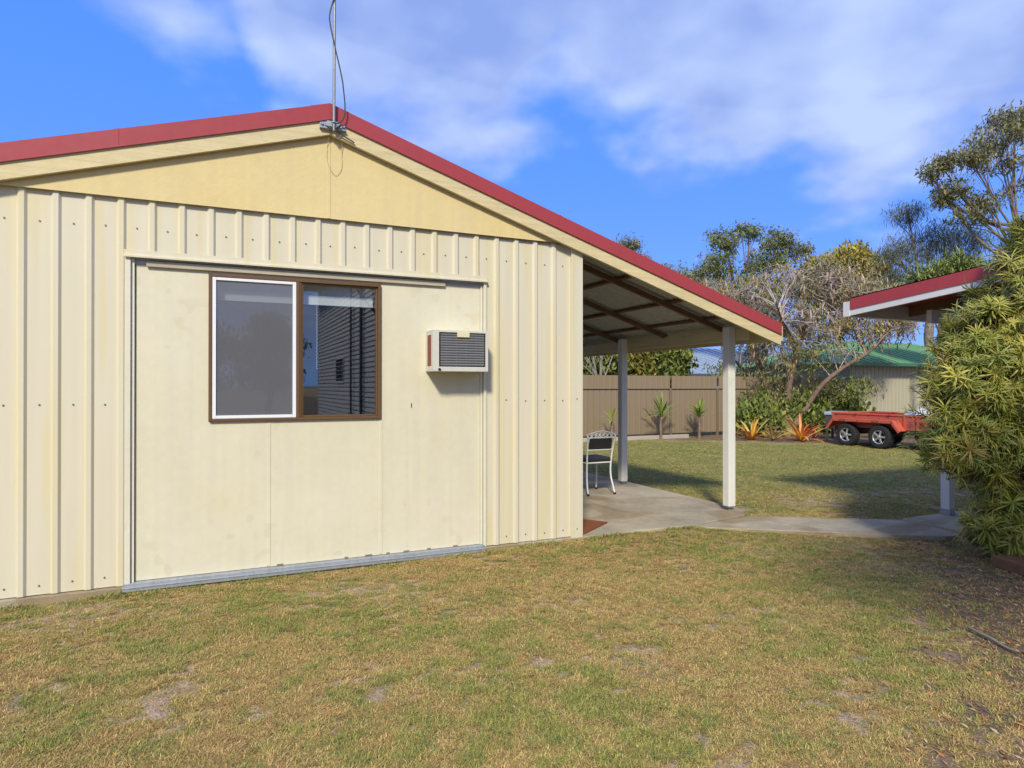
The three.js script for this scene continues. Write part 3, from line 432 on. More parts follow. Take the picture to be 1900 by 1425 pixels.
// ------------------------------------------------------------------ patio furniture and mat
function chair(label, x, z, turn) {
  const c = thing('metal_chair', label, 'chair', [x, 0, z], turn, 'black padded metal chairs');
  const wm = std(rgb(0.72, 0.73, 0.72), 0.4), pad = std(rgb(0.018, 0.018, 0.02), 0.55, { bumpMap: grainBump, bumpScale: 0.002 });
  for (const s of [-1, 1]) {                                       // back is at z = 0 and the seat reaches to -z
    const l = mesh('back_leg', rod(curve([V(s * 0.205, 0.012, 0.05), V(s * 0.20, 0.1, 0.02), V(s * 0.185, 0.25, -0.02), V(s * 0.185, 0.44, -0.015), V(s * 0.20, 0.65, 0.02), V(s * 0.215, 0.82, 0.06)], 14), 0.0125, 7), wm, c);
    mesh('foot_cap', new THREE.CylinderGeometry(0.018, 0.02, 0.028, 8).translate(s * 0.205, 0.012, 0.05), M.rubber, l);
    const f = mesh('front_leg', rod(curve([V(s * 0.2, 0.012, -0.43), V(s * 0.19, 0.1, -0.41), V(s * 0.175, 0.25, -0.38), V(s * 0.18, 0.43, -0.39)], 10), 0.0125, 7), wm, c);
    mesh('foot_cap', new THREE.CylinderGeometry(0.018, 0.02, 0.028, 8).translate(s * 0.2, 0.012, -0.43), M.rubber, f);
  }
  mesh('seat_frame', [rod(curve([V(-0.19, 0.425, -0.02), V(0.19, 0.425, -0.02)], 2), 0.01, 6), rod([V(-0.185, 0.425, -0.39), V(0.185, 0.425, -0.39)], 0.01, 6), rod([V(-0.19, 0.425, -0.02), V(-0.185, 0.425, -0.39)], 0.01, 6), rod([V(0.19, 0.425, -0.02), V(0.185, 0.425, -0.39)], 0.01, 6)], wm, c);
  mesh('seat_pad', new RoundedBoxGeometry(0.40, 0.06, 0.40, 3, 0.025).translate(0, 0.465, -0.205), pad, c);
  mesh('back_rail', [rod([V(-0.2, 0.60, 0.01), V(0.2, 0.60, 0.01)], 0.009, 6), rod([V(-0.212, 0.765, 0.045), V(0.212, 0.765, 0.045)], 0.009, 6)], wm, c);
  mesh('back_pad', new RoundedBoxGeometry(0.34, 0.145, 0.035, 2, 0.012).rotateX(0.2).translate(0, 0.683, 0.022), pad, c);
  const sc = []; for (let k = 0; k < 7; k++) { const x = -0.18 + k * 0.06; sc.push(new THREE.TorusGeometry(0.026, 0.006, 5, 12).translate(x, 0.797 + 0.012 * Math.cos(k * 1.05 - 3.1), 0.053)); sc.push(new THREE.TorusGeometry(0.014, 0.005, 5, 10).translate(x + 0.03, 0.775 + (k % 2) * 0.05, 0.05)); }
  mesh('scroll_work', [...sc.filter((g, i) => i < 13), rod(curve([V(-0.215, 0.81, 0.058), V(-0.12, 0.835, 0.06), V(0, 0.855, 0.062), V(0.12, 0.835, 0.06), V(0.215, 0.81, 0.058)], 12), 0.009, 6)], wm, c);
}
chair('white scrolled metal chair with black pads in full view under the lean-to', 4.65, -1.97, -0.02);
chair('black padded metal chair half hidden behind the shed corner', 4.22, -2.85, 2.2);
{
  const t = thing('patio_table', 'small round pale table peeking past the shed corner', 'table', [4.12, 0, -2.35]);
  mesh('table_top', new THREE.CylinderGeometry(0.36, 0.36, 0.025, 32).translate(0, 0.7, 0), std(rgb(0.62, 0.63, 0.62), 0.35), t);
  mesh('table_edge', new THREE.TorusGeometry(0.36, 0.012, 6, 32).rotateX(Math.PI / 2).translate(0, 0.69, 0), std(rgb(0.66, 0.66, 0.65), 0.4), t);
  for (let k = 0; k < 4; k++) { const a = k * Math.PI / 2 + 0.5; mesh('leg', rod(curve([V(Math.cos(a) * 0.24, 0, Math.sin(a) * 0.24), V(Math.cos(a) * 0.16, 0.3, Math.sin(a) * 0.16), V(Math.cos(a) * 0.22, 0.69, Math.sin(a) * 0.22)], 8), 0.013, 6), std(rgb(0.66, 0.66, 0.65), 0.4), t); }
  const mat = texture(256, 61, (u, v, n, q) => { const a = 0.55 + 0.45 * q(); return [a, a * 0.95, a * 0.9]; }, 0.25);
  const g = bx(-0.36, 0.36, 0, 0.014, -0.22, 0.22, 0.006).rotateY(0.62).translate(3.34, -0.001, -0.36);
  top('door_mat', g, std(rgb(0.40, 0.13, 0.035), 0.95, { map: mat, bumpMap: grainBump, bumpScale: 0.006 }), 'rust orange coir door mat lying against the shed corner', 'door mat');
}
// ------------------------------------------------------------------ red tandem trailer
{
  const t = thing('box_trailer', 'red tandem axle box trailer with alloy wheels parked by the garden bed', 'trailer', [14.62, 0, -5.5]);
  const rust = texture(256, 63, (u, v, n, q) => { const p = smooth(0.58, 0.72, n(u, v, 9) * 0.6 + n(u, v, 31) * 0.4), f = n(u, v, 5) * 0.12; return [0.98 - 0.32 * p - f * 0.4, 0.93 - 0.25 * p + f, 0.93 - 0.35 * p + f]; }, 0.9);
  const red = std(rgb(0.60, 0.105, 0.055), 0.6, { map: rust }), redW = std(rgb(0.52, 0.10, 0.06), 0.7, { map: rust }), dk = std(rgb(0.05, 0.03, 0.028), 0.7);
  const z0 = -1.02, z1 = 1.62, gy = -0.05, H0 = 0.42, H1 = 0.74;
  mesh('side_panel', [bx(0, 0.03, H0, H1, z0, z1)], redW, t);
  mesh('side_panel', [bx(1.42, 1.45, H0, H1, z0, z1)], redW, t);
  mesh('tail_panel', bx(0.03, 1.42, H0, H1, z0, z0 + 0.03), red, t);
  mesh('front_panel', bx(0.03, 1.42, H0, H1 - 0.02, z1 - 0.03, z1), red, t);
  mesh('floor', bx(0.03, 1.42, H0, H0 + 0.04, z0 + 0.03, z1 - 0.03), dk, t);
  mesh('top_rail', [bx(-0.02, 0.045, H1, H1 + 0.045, z0 - 0.02, z1 + 0.02, 0.01), bx(1.405, 1.47, H1, H1 + 0.045, z0 - 0.02, z1 + 0.02, 0.01), bx(0.045, 1.405, H1, H1 + 0.045, z0 - 0.02, z0 + 0.045, 0.01), bx(0.045, 1.405, H1, H1 + 0.045, z1 - 0.045, z1 + 0.02, 0.01)], red, t);
  for (const z of [z0 + 0.04, 0.95, 1.25, z1 - 0.05]) mesh('stake', bx(-0.022, -0.001, H0, H1, z - 0.025, z + 0.025, 0.004), red, t);
  mesh('chassis', [bx(0.1, 0.16, 0.30, H0 - 0.001, z0, z1), bx(1.29, 1.35, 0.30, H0 - 0.001, z0, z1), bx(0.16, 1.29, 0.32, 0.38, -0.05, 0.02), bx(0.16, 1.29, 0.24, 0.29, -0.48, -0.42), bx(0.16, 1.29, 0.24, 0.29, 0.42, 0.48)], dk, t);
  mesh('drawbar', [bar(V(0.13, 0.34, z1), V(0.72, 0.36, z1 + 1.3), 0.06, 0.09), bar(V(1.32, 0.34, z1), V(0.73, 0.36, z1 + 1.3), 0.06, 0.09), bx(0.68, 0.77, 0.34, 0.46, z1 + 1.2, z1 + 1.5)], red, t);
  for (const s of [0, 1]) {                                         // mudguards: flat top with sloping ends
    const xo = s ? 1.452 : -0.26, prof = [[-0.98, 0.40], [-0.80, 0.63], [0.80, 0.63], [0.98, 0.40]], list = [];
    for (let i = 0; i < 3; i++) list.push(bar(V(xo + 0.128, prof[i][1], prof[i][0]), V(xo + 0.128, prof[i + 1][1], prof[i + 1][0]), 0.256, 0.014));
    for (let i = 0; i < 3; i++) { const xx = s ? xo + 0.25 : xo + 0.006; list.push(bar(V(xx, prof[i][1] - 0.028, prof[i][0]), V(xx, prof[i + 1][1] - 0.028, prof[i + 1][0]), 0.01, 0.06)); }
    mesh('mudguard', list, red, t);
    for (const z of [-0.45, 0.45]) {
      const w = new THREE.Group(); w.name = 'wheel'; w.position.set(s ? 1.58 : -0.13, 0.235, z); w.rotation.y = s ? Math.PI : 0; t.add(w);
      const tp = [[0.165, -0.085], [0.19, -0.1], [0.255, -0.098], [0.278, -0.08], [0.285, -0.04], [0.285, 0.04], [0.278, 0.08], [0.255, 0.098], [0.19, 0.1], [0.165, 0.085]].map(([r, y]) => new THREE.Vector2(r, y));
      const tr = []; for (let k = 0; k < 30; k++) { const a = k / 30 * 2 * Math.PI; tr.push(new THREE.BoxGeometry(0.008, 0.15, 0.022).rotateY(k % 2 ? 0.3 : -0.3).translate(0.286, 0, 0).rotateY(a)); }
      mesh('tyre', [new THREE.LatheGeometry(tp, 36).rotateZ(Math.PI / 2), ...tr.map((g) => g.rotateZ(Math.PI / 2))], M.rubber, w);
      const sp = [new THREE.LatheGeometry([[0.150, -0.07], [0.168, -0.085], [0.172, -0.09], [0.175, -0.07], [0.16, 0], [0.155, 0.085]].map(([r, y]) => new THREE.Vector2(r, -y)), 32).rotateZ(Math.PI / 2)];
      for (let k = 0; k < 5; k++) sp.push(new RoundedBoxGeometry(0.022, 0.115, 0.052, 1, 0.008).translate(-0.07, 0.1, 0).rotateX(k / 5 * 2 * Math.PI + 0.3));
      sp.push(new THREE.CylinderGeometry(0.055, 0.06, 0.03, 16).rotateZ(Math.PI / 2).translate(-0.072, 0, 0), new THREE.CylinderGeometry(0.03, 0.034, 0.02, 12).rotateZ(Math.PI / 2).translate(-0.094, 0, 0));
      const al = M.alloy.clone(); al.side = THREE.DoubleSide; mesh('rim', sp, al, w);
      mesh('brake_drum', new THREE.CylinderGeometry(0.15, 0.15, 0.05, 20).rotateZ(Math.PI / 2).translate(0.03, 0, 0), M.black, w);
    }
  }
  for (const [y, w] of [[0.56, 0.11], [0.6, 0.08], [0.52, 0.14]]) mesh('faded_marking', bx(-0.0035, -0.0005, y, y + 0.018, 1.08 - w / 2, 1.08 + w / 2, 0), std(rgb(0.20, 0.05, 0.10), 0.7), t);
  mesh('tail_lamp', bx(-0.012, 0.04, 0.50, 0.60, z0 - 0.02, z0 - 0.001), std(rgb(0.35, 0.02, 0.02), 0.3), t);
  const bagG = (w, h, d, seed) => { const g = new THREE.SphereGeometry(1, 18, 12), p = g.attributes.position, nz = createNoise3D(mulberry(seed)); for (let i = 0; i < p.count; i++) { const v = V(p.getX(i), p.getY(i), p.getZ(i)), k = 1 + 0.22 * nz(v.x * 1.6, v.y * 1.6, v.z * 1.6) + 0.08 * nz(v.x * 5, v.y * 5, v.z * 5); p.setXYZ(i, v.x * k * w, Math.max(v.y, -0.55) * k * h, v.z * k * d); } g.computeVertexNormals(); return g; };
  top('rubbish_bag', bagG(0.26, 0.2, 0.24, 3).translate(15.0, 0.72, -4.35), std(rgb(0.72, 0.74, 0.78), 0.5), 'crumpled white plastic bag heaped in the trailer', 'bag');
  top('rubbish_bag', bagG(0.24, 0.18, 0.26, 5).translate(15.3, 0.68, -4.75), std(rgb(0.42, 0.50, 0.66), 0.5), 'pale blue plastic bag heaped in the trailer', 'bag');
  const bench = thing('tool_chest', 'dark tool chest with grey blue lid beside the red trailer', 'chest', [16.0, -0.05, -7.5], 0.5);
  mesh('lid', new RoundedBoxGeometry(0.9, 0.1, 0.5, 2, 0.03).translate(0, 0.74, 0), std(rgb(0.30, 0.36, 0.44), 0.5), bench);
  mesh('body', [bx(-0.42, 0.42, 0.34, 0.69, -0.22, 0.22, 0.02)], M.steelDark, bench);
  for (const [a, b] of [[-1, -1], [1, -1], [-1, 1], [1, 1]]) mesh('leg', bx(a * 0.38 - 0.03, a * 0.38 + 0.03, 0, 0.34, b * 0.18 - 0.03, b * 0.18 + 0.03, 0.004), M.steelDark, bench);
}
// ------------------------------------------------------------------ plants
const leafMat = (rough = 0.6, tr = 0.25) => new THREE.MeshPhysicalMaterial({ color: 0xffffff, roughness: rough, transmission: tr, thickness: 0, side: THREE.DoubleSide });
function blade(len, wid, bend, segs = 3) {                          // a strap leaf from the origin along +y, arching towards +z
  const pos = [], idx = [];
  for (let i = 0; i <= segs; i++) { const t = i / segs, a = bend * t, y = len * (bend ? Math.sin(a) / bend : t), z = len * (bend ? (1 - Math.cos(a)) / bend : 0), w = wid * (i === segs ? 0.06 : Math.sin(Math.PI * (0.22 + 0.68 * t))) / 2; pos.push(-w, y, z + w * 0.25, 0, y, z - w * 0.1, w, y, z + w * 0.25); }
  for (let i = 0; i < segs; i++) { const a = i * 3; idx.push(a, a + 1, a + 4, a, a + 4, a + 3, a + 1, a + 2, a + 5, a + 1, a + 5, a + 4); }
  const g = new THREE.BufferGeometry(); g.setAttribute('position', new THREE.Float32BufferAttribute(pos, 3)); g.setAttribute('uv', new THREE.Float32BufferAttribute(new Float32Array(pos.length / 3 * 2), 2)); g.setIndex(idx); g.computeVertexNormals(); return g;
}
function spray(n, len, wid, spread, hang, seed) {                   // a sprig of small leaves
  const q = mulberry(seed), out = [];
  for (let i = 0; i < n; i++) {
    const l = len * (0.7 + 0.6 * q()), w = wid * (0.7 + 0.6 * q());
    const g = new THREE.BufferGeometry(); g.setAttribute('position', new THREE.Float32BufferAttribute([0, 0, 0, w / 2, l * 0.45, w * 0.2, 0, l, 0, -w / 2, l * 0.45, w * 0.2], 3)); g.setAttribute('uv', new THREE.Float32BufferAttribute(new Float32Array(8), 2)); g.setIndex([0, 1, 2, 0, 2, 3]); g.computeVertexNormals();
    g.rotateX((hang ? Math.PI * (0.55 + 0.4 * q()) : q() * Math.PI)).rotateY(q() * 7);
    const d = V(q() - 0.5, q() - 0.5, q() - 0.5).multiplyScalar(2 * spread); g.translate(d.x, d.y, d.z); out.push(clean(g));
  }
  return mergeGeometries(out);
}
function scatter(name, geom, mat, list, parent, kind = 'stuff') {   // list: [position, scale, rotation euler, colour]
  const m = new THREE.InstancedMesh(geom, mat, list.length), o = new THREE.Object3D(), c = new THREE.Color();
  list.forEach(([p, s, e, k], i) => { o.position.copy(p); o.scale.setScalar(s); if (e.isQuaternion) o.quaternion.copy(e); else o.rotation.set(e[0], e[1], e[2]); o.updateMatrix(); m.setMatrixAt(i, o.matrix); m.setColorAt(i, c.setRGB(...k)); });
  m.name = parent ? name : numbered(name); m.castShadow = m.receiveShadow = true; m.userData.kind = kind; (parent || scene).add(m); return m;
}
const inBall = () => { let v; do v = V(rr(-1, 1), rr(-1, 1), rr(-1, 1)); while (v.lengthSq() > 1); return v; };
const tint = (cols) => { const c = cols[Math.floor(rnd() * cols.length)], k = rr(0.64, 1.36); return [c[0] * k, c[1] * k, c[2] * k]; };
const gumBark = std(rgb(0.40, 0.34, 0.28), 0.9, { map: barkMap }), greyBark = std(rgb(0.42, 0.37, 0.32), 0.9, { map: barkMap }), brownBark = std(rgb(0.30, 0.21, 0.14), 0.9, { map: barkMap });
function wobble(a, b, n, amp) { const out = []; for (let i = 0; i <= n; i++) { const t = i / n, p = a.clone().lerp(b, t); if (i && i < n) p.add(inBall().multiplyScalar(amp)); out.push(p); } return out; }
function tree(name, label, group, base, fork, r0, clusters, o) {    // clusters: [centre, radius across, radius up, sprigs]
  const t = thing(name, label, o.category || 'tree', [base.x, base.y, base.z], 0, group), wood = [], leaves = [];
  const L = (v) => v.clone().sub(base), f = L(fork);
  const tp = wobble(V(0, -0.1, 0), f, 5, r0 * 0.8); wood.push(rod(curve(tp, 12), curve(tp, 12).map((p, i) => r0 * (1.25 - 0.6 * i / 12)), 9));
  for (const [cw, rw, rh, n] of clusters) {
    const c = L(cw), from = f.clone().multiplyScalar(rr(0.72, 1)), mid = from.clone().lerp(c, 0.5).add(V(0, -0.12 * from.distanceTo(c), 0)).add(inBall().multiplyScalar(0.25));
    const cp = curve([from, mid, c], 9), rb = r0 * rr(0.32, 0.5); wood.push(rod(cp, cp.map((p, i) => rb * (1 - 0.72 * i / 9)), 6));
    const tips = [], nb = o.twigs ?? 8;
    for (let k = 0; k < nb; k++) { const d = inBall(), e = c.clone().add(V(d.x * rw, d.y * rh, d.z * rw)), s = cp[5 + Math.floor(rnd() * 5)]; const w = wobble(s, e, 3, 0.1 * rw); wood.push(rod(w, [0, 1, 2, 3].map((i) => rb * 0.3 * (1 - 0.25 * i)), 4)); tips.push(e); }
    for (let k = 0; k < n; k++) {
      const d = inBall(); if (o.tufted && rnd() < o.tufted) { const e = tips[Math.floor(rnd() * nb)]; leaves.push([e.clone().add(V(d.x * rw, d.y * rh, d.z * rw).multiplyScalar(0.36)), rr(0.7, 1.3), [rr(-0.5, 0.5), rr(0, 6.3), rr(-0.5, 0.5)], tint(o.colors)]); continue; }
      leaves.push([c.clone().add(V(d.x * rw, d.y * rh, d.z * rw)), rr(0.7, 1.3), [rr(-0.5, 0.5), rr(0, 6.3), rr(-0.5, 0.5)], tint(o.colors)]);
    }
  }
  mesh('trunk', wood, o.bark, t);
  if (leaves.length) scatter('crown', o.spray, o.leaf || farLeaf, leaves, t);
  return t;
}
const farLeaf = leafMat(0.65, 0.2);
const gumSpray = spray(11, 0.2, 0.05, 0.24, true, 71), bushySpray = spray(16, 0.2, 0.09, 0.28, false, 72), needleSpray = spray(18, 0.24, 0.022, 0.26, true, 73), fernSpray = spray(18, 0.16, 0.05, 0.22, true, 74);
const OLIVE = [[0.22, 0.22, 0.075], [0.27, 0.25, 0.095], [0.17, 0.185, 0.065], [0.31, 0.26, 0.11]], YELLOWG = [[0.46, 0.35, 0.06], [0.38, 0.32, 0.065], [0.28, 0.27, 0.06]], BRIGHT = [[0.20, 0.25, 0.045], [0.25, 0.28, 0.05], [0.15, 0.20, 0.04]], DARKG = [[0.14, 0.16, 0.075], [0.17, 0.18, 0.085], [0.20, 0.19, 0.10]];
const ground = (px, depth) => { const p = at(px, HY, depth); p.y = -0.05; return p; };
const BT = 'trees beyond the yard';
tree('gum_tree', 'tall gum tree arching in at the right edge over the patio roof', BT, ground(1930, 25), at(1905, 420, 25), 0.16, [
  [at(1850, 255, 25), 1.0, 0.55, 150], [at(1885, 215, 25), 0.8, 0.55, 120], [at(1800, 290, 24.8), 0.8, 0.4, 105], [at(1745, 305, 25), 0.55, 0.35, 90], [at(1725, 322, 25.2), 0.3, 0.25, 26], [at(1930, 230, 25.5), 1.2, 0.8, 200],
  [at(1770, 350, 25), 0.55, 0.5, 90], [at(1745, 368, 25.3), 0.4, 0.3, 45], [at(1840, 370, 25), 0.7, 0.35, 70], [at(1800, 395, 25), 0.7, 0.4, 80], [at(1950, 330, 25), 1.2, 0.8, 120], [at(1865, 300, 25), 0.9, 0.35, 60]], { bark: gumBark, spray: gumSpray, colors: OLIVE, tufted: 0.6 });
tree('she_oak_tree', 'dark feathery tree behind the patio roof corner', BT, ground(1720, 27), at(1725, 520, 27), 0.2, [
  [at(1685, 392, 27), 0.75, 0.3, 70], [at(1665, 470, 27), 0.7, 0.7, 90], [at(1720, 455, 27), 1.1, 0.8, 160], [at(1780, 450, 27.3), 1.1, 0.9, 170], [at(1700, 520, 27), 1.3, 0.8, 170], [at(1660, 525, 27), 0.7, 0.5, 90], [at(1790, 520, 27), 1.3, 0.8, 180]], { bark: greyBark, spray: needleSpray, colors: DARKG, tufted: 0.5 });
tree('gum_tree', 'open crowned green gum tree rising behind the bare pod tree', BT, ground(1400, 30), at(1395, 580, 30), 0.2, [
  [at(1345, 445, 30), 0.8, 0.5, 130], [at(1390, 430, 30), 0.6, 0.35, 80], [at(1330, 490, 30), 0.9, 0.7, 170], [at(1445, 448, 30), 0.85, 0.5, 150], [at(1480, 465, 30), 0.6, 0.4, 80], [at(1420, 485, 30), 1.0, 0.6, 180], [at(1300, 520, 30), 0.8, 0.6, 110], [at(1380, 530, 30), 1.2, 0.7, 180]], { bark: gumBark, spray: gumSpray, colors: OLIVE.concat(BRIGHT), tufted: 0.55 });
tree('wattle_tree', 'rounded yellow green tree peeking over the bare pod tree', BT, ground(1560, 31), at(1560, 600, 31), 0.18, [
  [at(1520, 500, 31), 0.9, 0.5, 150], [at(1560, 488, 31), 0.9, 0.5, 160], [at(1585, 475, 31), 0.8, 0.45, 150], [at(1615, 500, 31), 0.8, 0.6, 150], [at(1540, 540, 31), 1.3, 0.7, 190], [at(1610, 550, 31), 1.2, 0.8, 190]], { bark: greyBark, spray: bushySpray, colors: YELLOWG });
tree('gum_tree', 'small crowned gum tree showing just over the sloping red roof', BT, ground(1165, 33), at(1165, 560, 33), 0.18, [[at(1165, 452, 33), 0.6, 0.4, 80], [at(1145, 470, 33), 0.6, 0.4, 70], [at(1185, 480, 33), 0.7, 0.4, 60], [at(1240, 505, 33), 0.8, 0.4, 60], [at(1275, 515, 33), 0.7, 0.4, 50]], { bark: gumBark, spray: gumSpray, colors: OLIVE, tufted: 0.6 });
for (const [px, d, lab, cols] of [[1095, 20.6, 'leafy green shrub behind the fence, leftmost beside the pale dead tree', BRIGHT], [1165, 21.2, 'leafy green shrub behind the fence, seen past the farther post', BRIGHT.concat(YELLOWG)], [1222, 21.4, 'leafy green shrub behind the fence, nearest the blue roof', BRIGHT]])
  tree('hedge_shrub', lab, 'shrubs behind the fence', ground(px, d), at(px, 720, d), 0.08, [[at(px - 22, 668, d), 0.55, 0.5, 120], [at(px + 22, 672, d), 0.55, 0.5, 120], [at(px, 645, d), 0.6, 0.45, 110], [at(px, 705, d), 0.7, 0.5, 140], [at(px + 5, 615, d), 0.4, 0.4, 60]], { bark: brownBark, spray: bushySpray, colors: cols, category: 'shrub' });
{ // pale dead tree above the fence
  const b = ground(1112, 19.3), t = thing('dead_tree', 'pale leafless dead tree with forked limbs behind the fence', 'tree', [b.x, b.y, b.z]), list = [rod([V(0, -0.1, 0), V(0.02, 1.5, 0), V(0.03, 1.8, 0)], [0.09, 0.075, 0.07], 8)];
  for (const [x, y, r] of [[-0.45, 2.5, 0.035], [-0.15, 2.9, 0.04], [0.2, 2.85, 0.045], [0.42, 2.6, 0.03], [-0.7, 2.25, 0.025], [0.05, 3.1, 0.03]]) { const p = curve([V(0.02, 1.55, 0), V(x * 0.4, 1.85, rr(-0.1, 0.1)), V(x, y, rr(-0.25, 0.25))], 8); list.push(rod(p, p.map((q, i) => r * (1.2 - 0.85 * i / 8)), 6)); for (let k = 0; k < 3; k++) { const s = p[4 + k]; list.push(rod(wobble(s, s.clone().add(V(rr(-0.3, 0.3), rr(0.15, 0.45), rr(-0.2, 0.2))), 2, 0.03), [0.013, 0.01, 0.005], 4)); } }
  mesh('trunk', list, std(rgb(0.52, 0.50, 0.47), 0.9, { map: barkMap }), t);
}
{ // the wide pod tree in the back garden bed
  const twigWood = [], b = V(15.55, -0.05, -8.9), D = 20.4, t = thing('pod_tree', 'spreading multi-trunked tree with bare grey twigs and hanging brown pods', 'tree', [b.x, b.y, b.z]), wood = [], tips = [];
  const L = (px, py, d = 0) => at(px, py, D + d).sub(b);
  const limb = (pts, r0, r1, sides = 8) => { const p = curve(pts, 14); wood.push(rod(p, p.map((q, i) => r0 + (r1 - r0) * i / 14), sides)); return p; };
  const limbs = [
    limb([V(0, -0.1, 0), L(1462, 760), L(1462, 720), L(1478, 660), L(1490, 610), L(1495, 575)], 0.15, 0.055),
    limb([V(-0.05, -0.1, 0.1), L(1440, 760, 0.2), L(1420, 715, 0.3), L(1408, 670, 0.3), L(1402, 620, 0.2), L(1395, 570)], 0.12, 0.04),
    limb([V(0.1, -0.1, -0.1), L(1500, 750, -0.3), L(1525, 715, -0.5), L(1560, 685, -0.6), L(1610, 655, -0.5), L(1650, 620, -0.3)], 0.095, 0.035),
    limb([L(1440, 760, 0.2), L(1412, 730, 0.8), L(1385, 700, 1.0), L(1372, 680, 1.0), L(1340, 640, 1.0)], 0.08, 0.025),
    limb([L(1478, 660), L(1455, 610, 0.6), L(1430, 560, 0.9), L(1400, 520, 1.0)], 0.06, 0.02), limb([L(1490, 610), L(1530, 560, -0.4), L(1560, 520, -0.6)], 0.055, 0.02),
    limb([L(1610, 655, -0.5), L(1580, 600, -0.2), L(1570, 555, 0)], 0.05, 0.018), limb([L(1402, 620, 0.2), L(1360, 575, -0.3), L(1320, 540, -0.5)], 0.045, 0.015), limb([L(1495, 575), L(1490, 530, 0.3), L(1470, 500, 0.5)], 0.045, 0.015), limb([L(1650, 620, -0.3), L(1680, 590), L(1690, 570, 0.2)], 0.04, 0.015),
    limb([L(1478, 640), L(1500, 600, 1.2), L(1530, 590, 1.8)], 0.045, 0.015), limb([L(1478, 640), L(1450, 590, -1.2), L(1440, 560, -1.8)], 0.045, 0.015), limb([L(1408, 660, 0.3), L(1430, 640, 1.4), L(1450, 600, 2.2)], 0.04, 0.012)];
  const zones = [[1395, 555, 1.1, 0.6], [1330, 555, 1.0, 0.6], [1300, 545, 0.6, 0.45], [1450, 530, 1.2, 0.65], [1500, 520, 1.1, 0.6], [1550, 530, 1.1, 0.7], [1600, 560, 1.1, 0.6], [1520, 585, 1.1, 0.7], [1440, 590, 1.2, 0.7], [1380, 605, 1.0, 0.6], [1570, 610, 1.0, 0.6], [1650, 580, 0.9, 0.6], [1640, 620, 0.9, 0.5], [1500, 640, 1.1, 0.5], [1420, 650, 0.9, 0.5]];
  const fl = limbs.slice(0).flatMap((p) => p.slice(6));
  for (const [px, py, rw, rh] of zones) for (let k = 0; k < 44; k++) {
    const d = inBall(), e = L(px, py).add(V(d.x * rw, d.y * rh, d.z * rw * 1.3)); let s = fl[0], bd = 1e9; for (let q = 0; q < 24; q++) { const c = fl[Math.floor(rnd() * fl.length)], dd = c.distanceTo(e); if (dd < bd) { bd = dd; s = c; } }
    if (bd > 1.9) continue; const m = s.clone().lerp(e, 0.5).add(inBall().multiplyScalar(0.16)).add(V(0, 0.1, 0)), w = curve([s, m, e], 4); twigWood.push(rod(w, [0.02, 0.015, 0.012, 0.009, 0.006], 4)); tips.push(w[2], w[3], e);
    for (let j = 0; j < 4; j++) { const e2 = e.clone().add(V(rr(-0.35, 0.35), rr(-0.12, 0.32), rr(-0.35, 0.35))); twigWood.push(rod([w[3], w[3].clone().lerp(e2, 0.5).add(inBall().multiplyScalar(0.05)), e2], [0.008, 0.007, 0.004], 3)); tips.push(e2); }
  }
  mesh('trunk', wood, std(rgb(0.38, 0.285, 0.21), 0.9, { map: barkMap }), t);
  mesh('twigs', twigWood, std(rgb(0.50, 0.43, 0.38), 0.9), t);
  const pod = blade(0.24, 0.04, 0.5, 3).rotateX(Math.PI), pods = [], lv = [];
  for (let k = 0; k < 2300; k++) pods.push([tips[Math.floor(rnd() * tips.length)].clone().add(inBall().multiplyScalar(0.06)), rr(0.6, 1.25), [rr(-0.35, 0.35), rr(0, 6.3), rr(-0.35, 0.35)], tint([[0.25, 0.17, 0.135], [0.33, 0.25, 0.20], [0.40, 0.32, 0.26], [0.17, 0.11, 0.085]])]);
  for (let k = 0; k < 720; k++) lv.push([tips[Math.floor(rnd() * tips.length)].clone().add(inBall().multiplyScalar(0.25)), rr(0.6, 1.1), [rr(-0.5, 0.5), rr(0, 6.3), rr(-0.5, 0.5)], tint(OLIVE.concat(YELLOWG))]);
  for (const [px, py, rw, rh, n] of [[1420, 690, 0.9, 0.5, 45], [1500, 675, 0.9, 0.4, 40], [1430, 735, 0.8, 0.4, 60], [1550, 730, 0.9, 0.3, 70], [1590, 715, 0.7, 0.25, 45], [1395, 735, 0.7, 0.4, 50], [1345, 690, 0.6, 0.3, 40]]) for (let k = 0; k < n; k++) { const d = inBall(); lv.push([L(px, py, 0.3).add(V(d.x * rw, d.y * rh, d.z * rw)), rr(0.6, 1.1), [rr(-0.5, 0.5), rr(0, 6.3), rr(-0.5, 0.5)], tint(BRIGHT.concat(OLIVE))]); }
  scatter('pods', pod, std(0xffffff, 0.7, { side: THREE.DoubleSide }), pods, t);
  scatter('crown', fernSpray, farLeaf, lv, t);
}
// bright shrub behind the patio roof
tree('hedge_shrub', 'bright green shrub just above the patio roof capping', 'shrubs behind the patio', ground(1745, 21), at(1745, 600, 21), 0.08, [[at(1730, 520, 21), 0.6, 0.3, 120], [at(1775, 500, 21), 0.6, 0.35, 120], [at(1760, 545, 21), 0.8, 0.4, 100]], { bark: brownBark, spray: spray(16, 0.3, 0.06, 0.25, false, 75), colors: BRIGHT, category: 'shrub' });
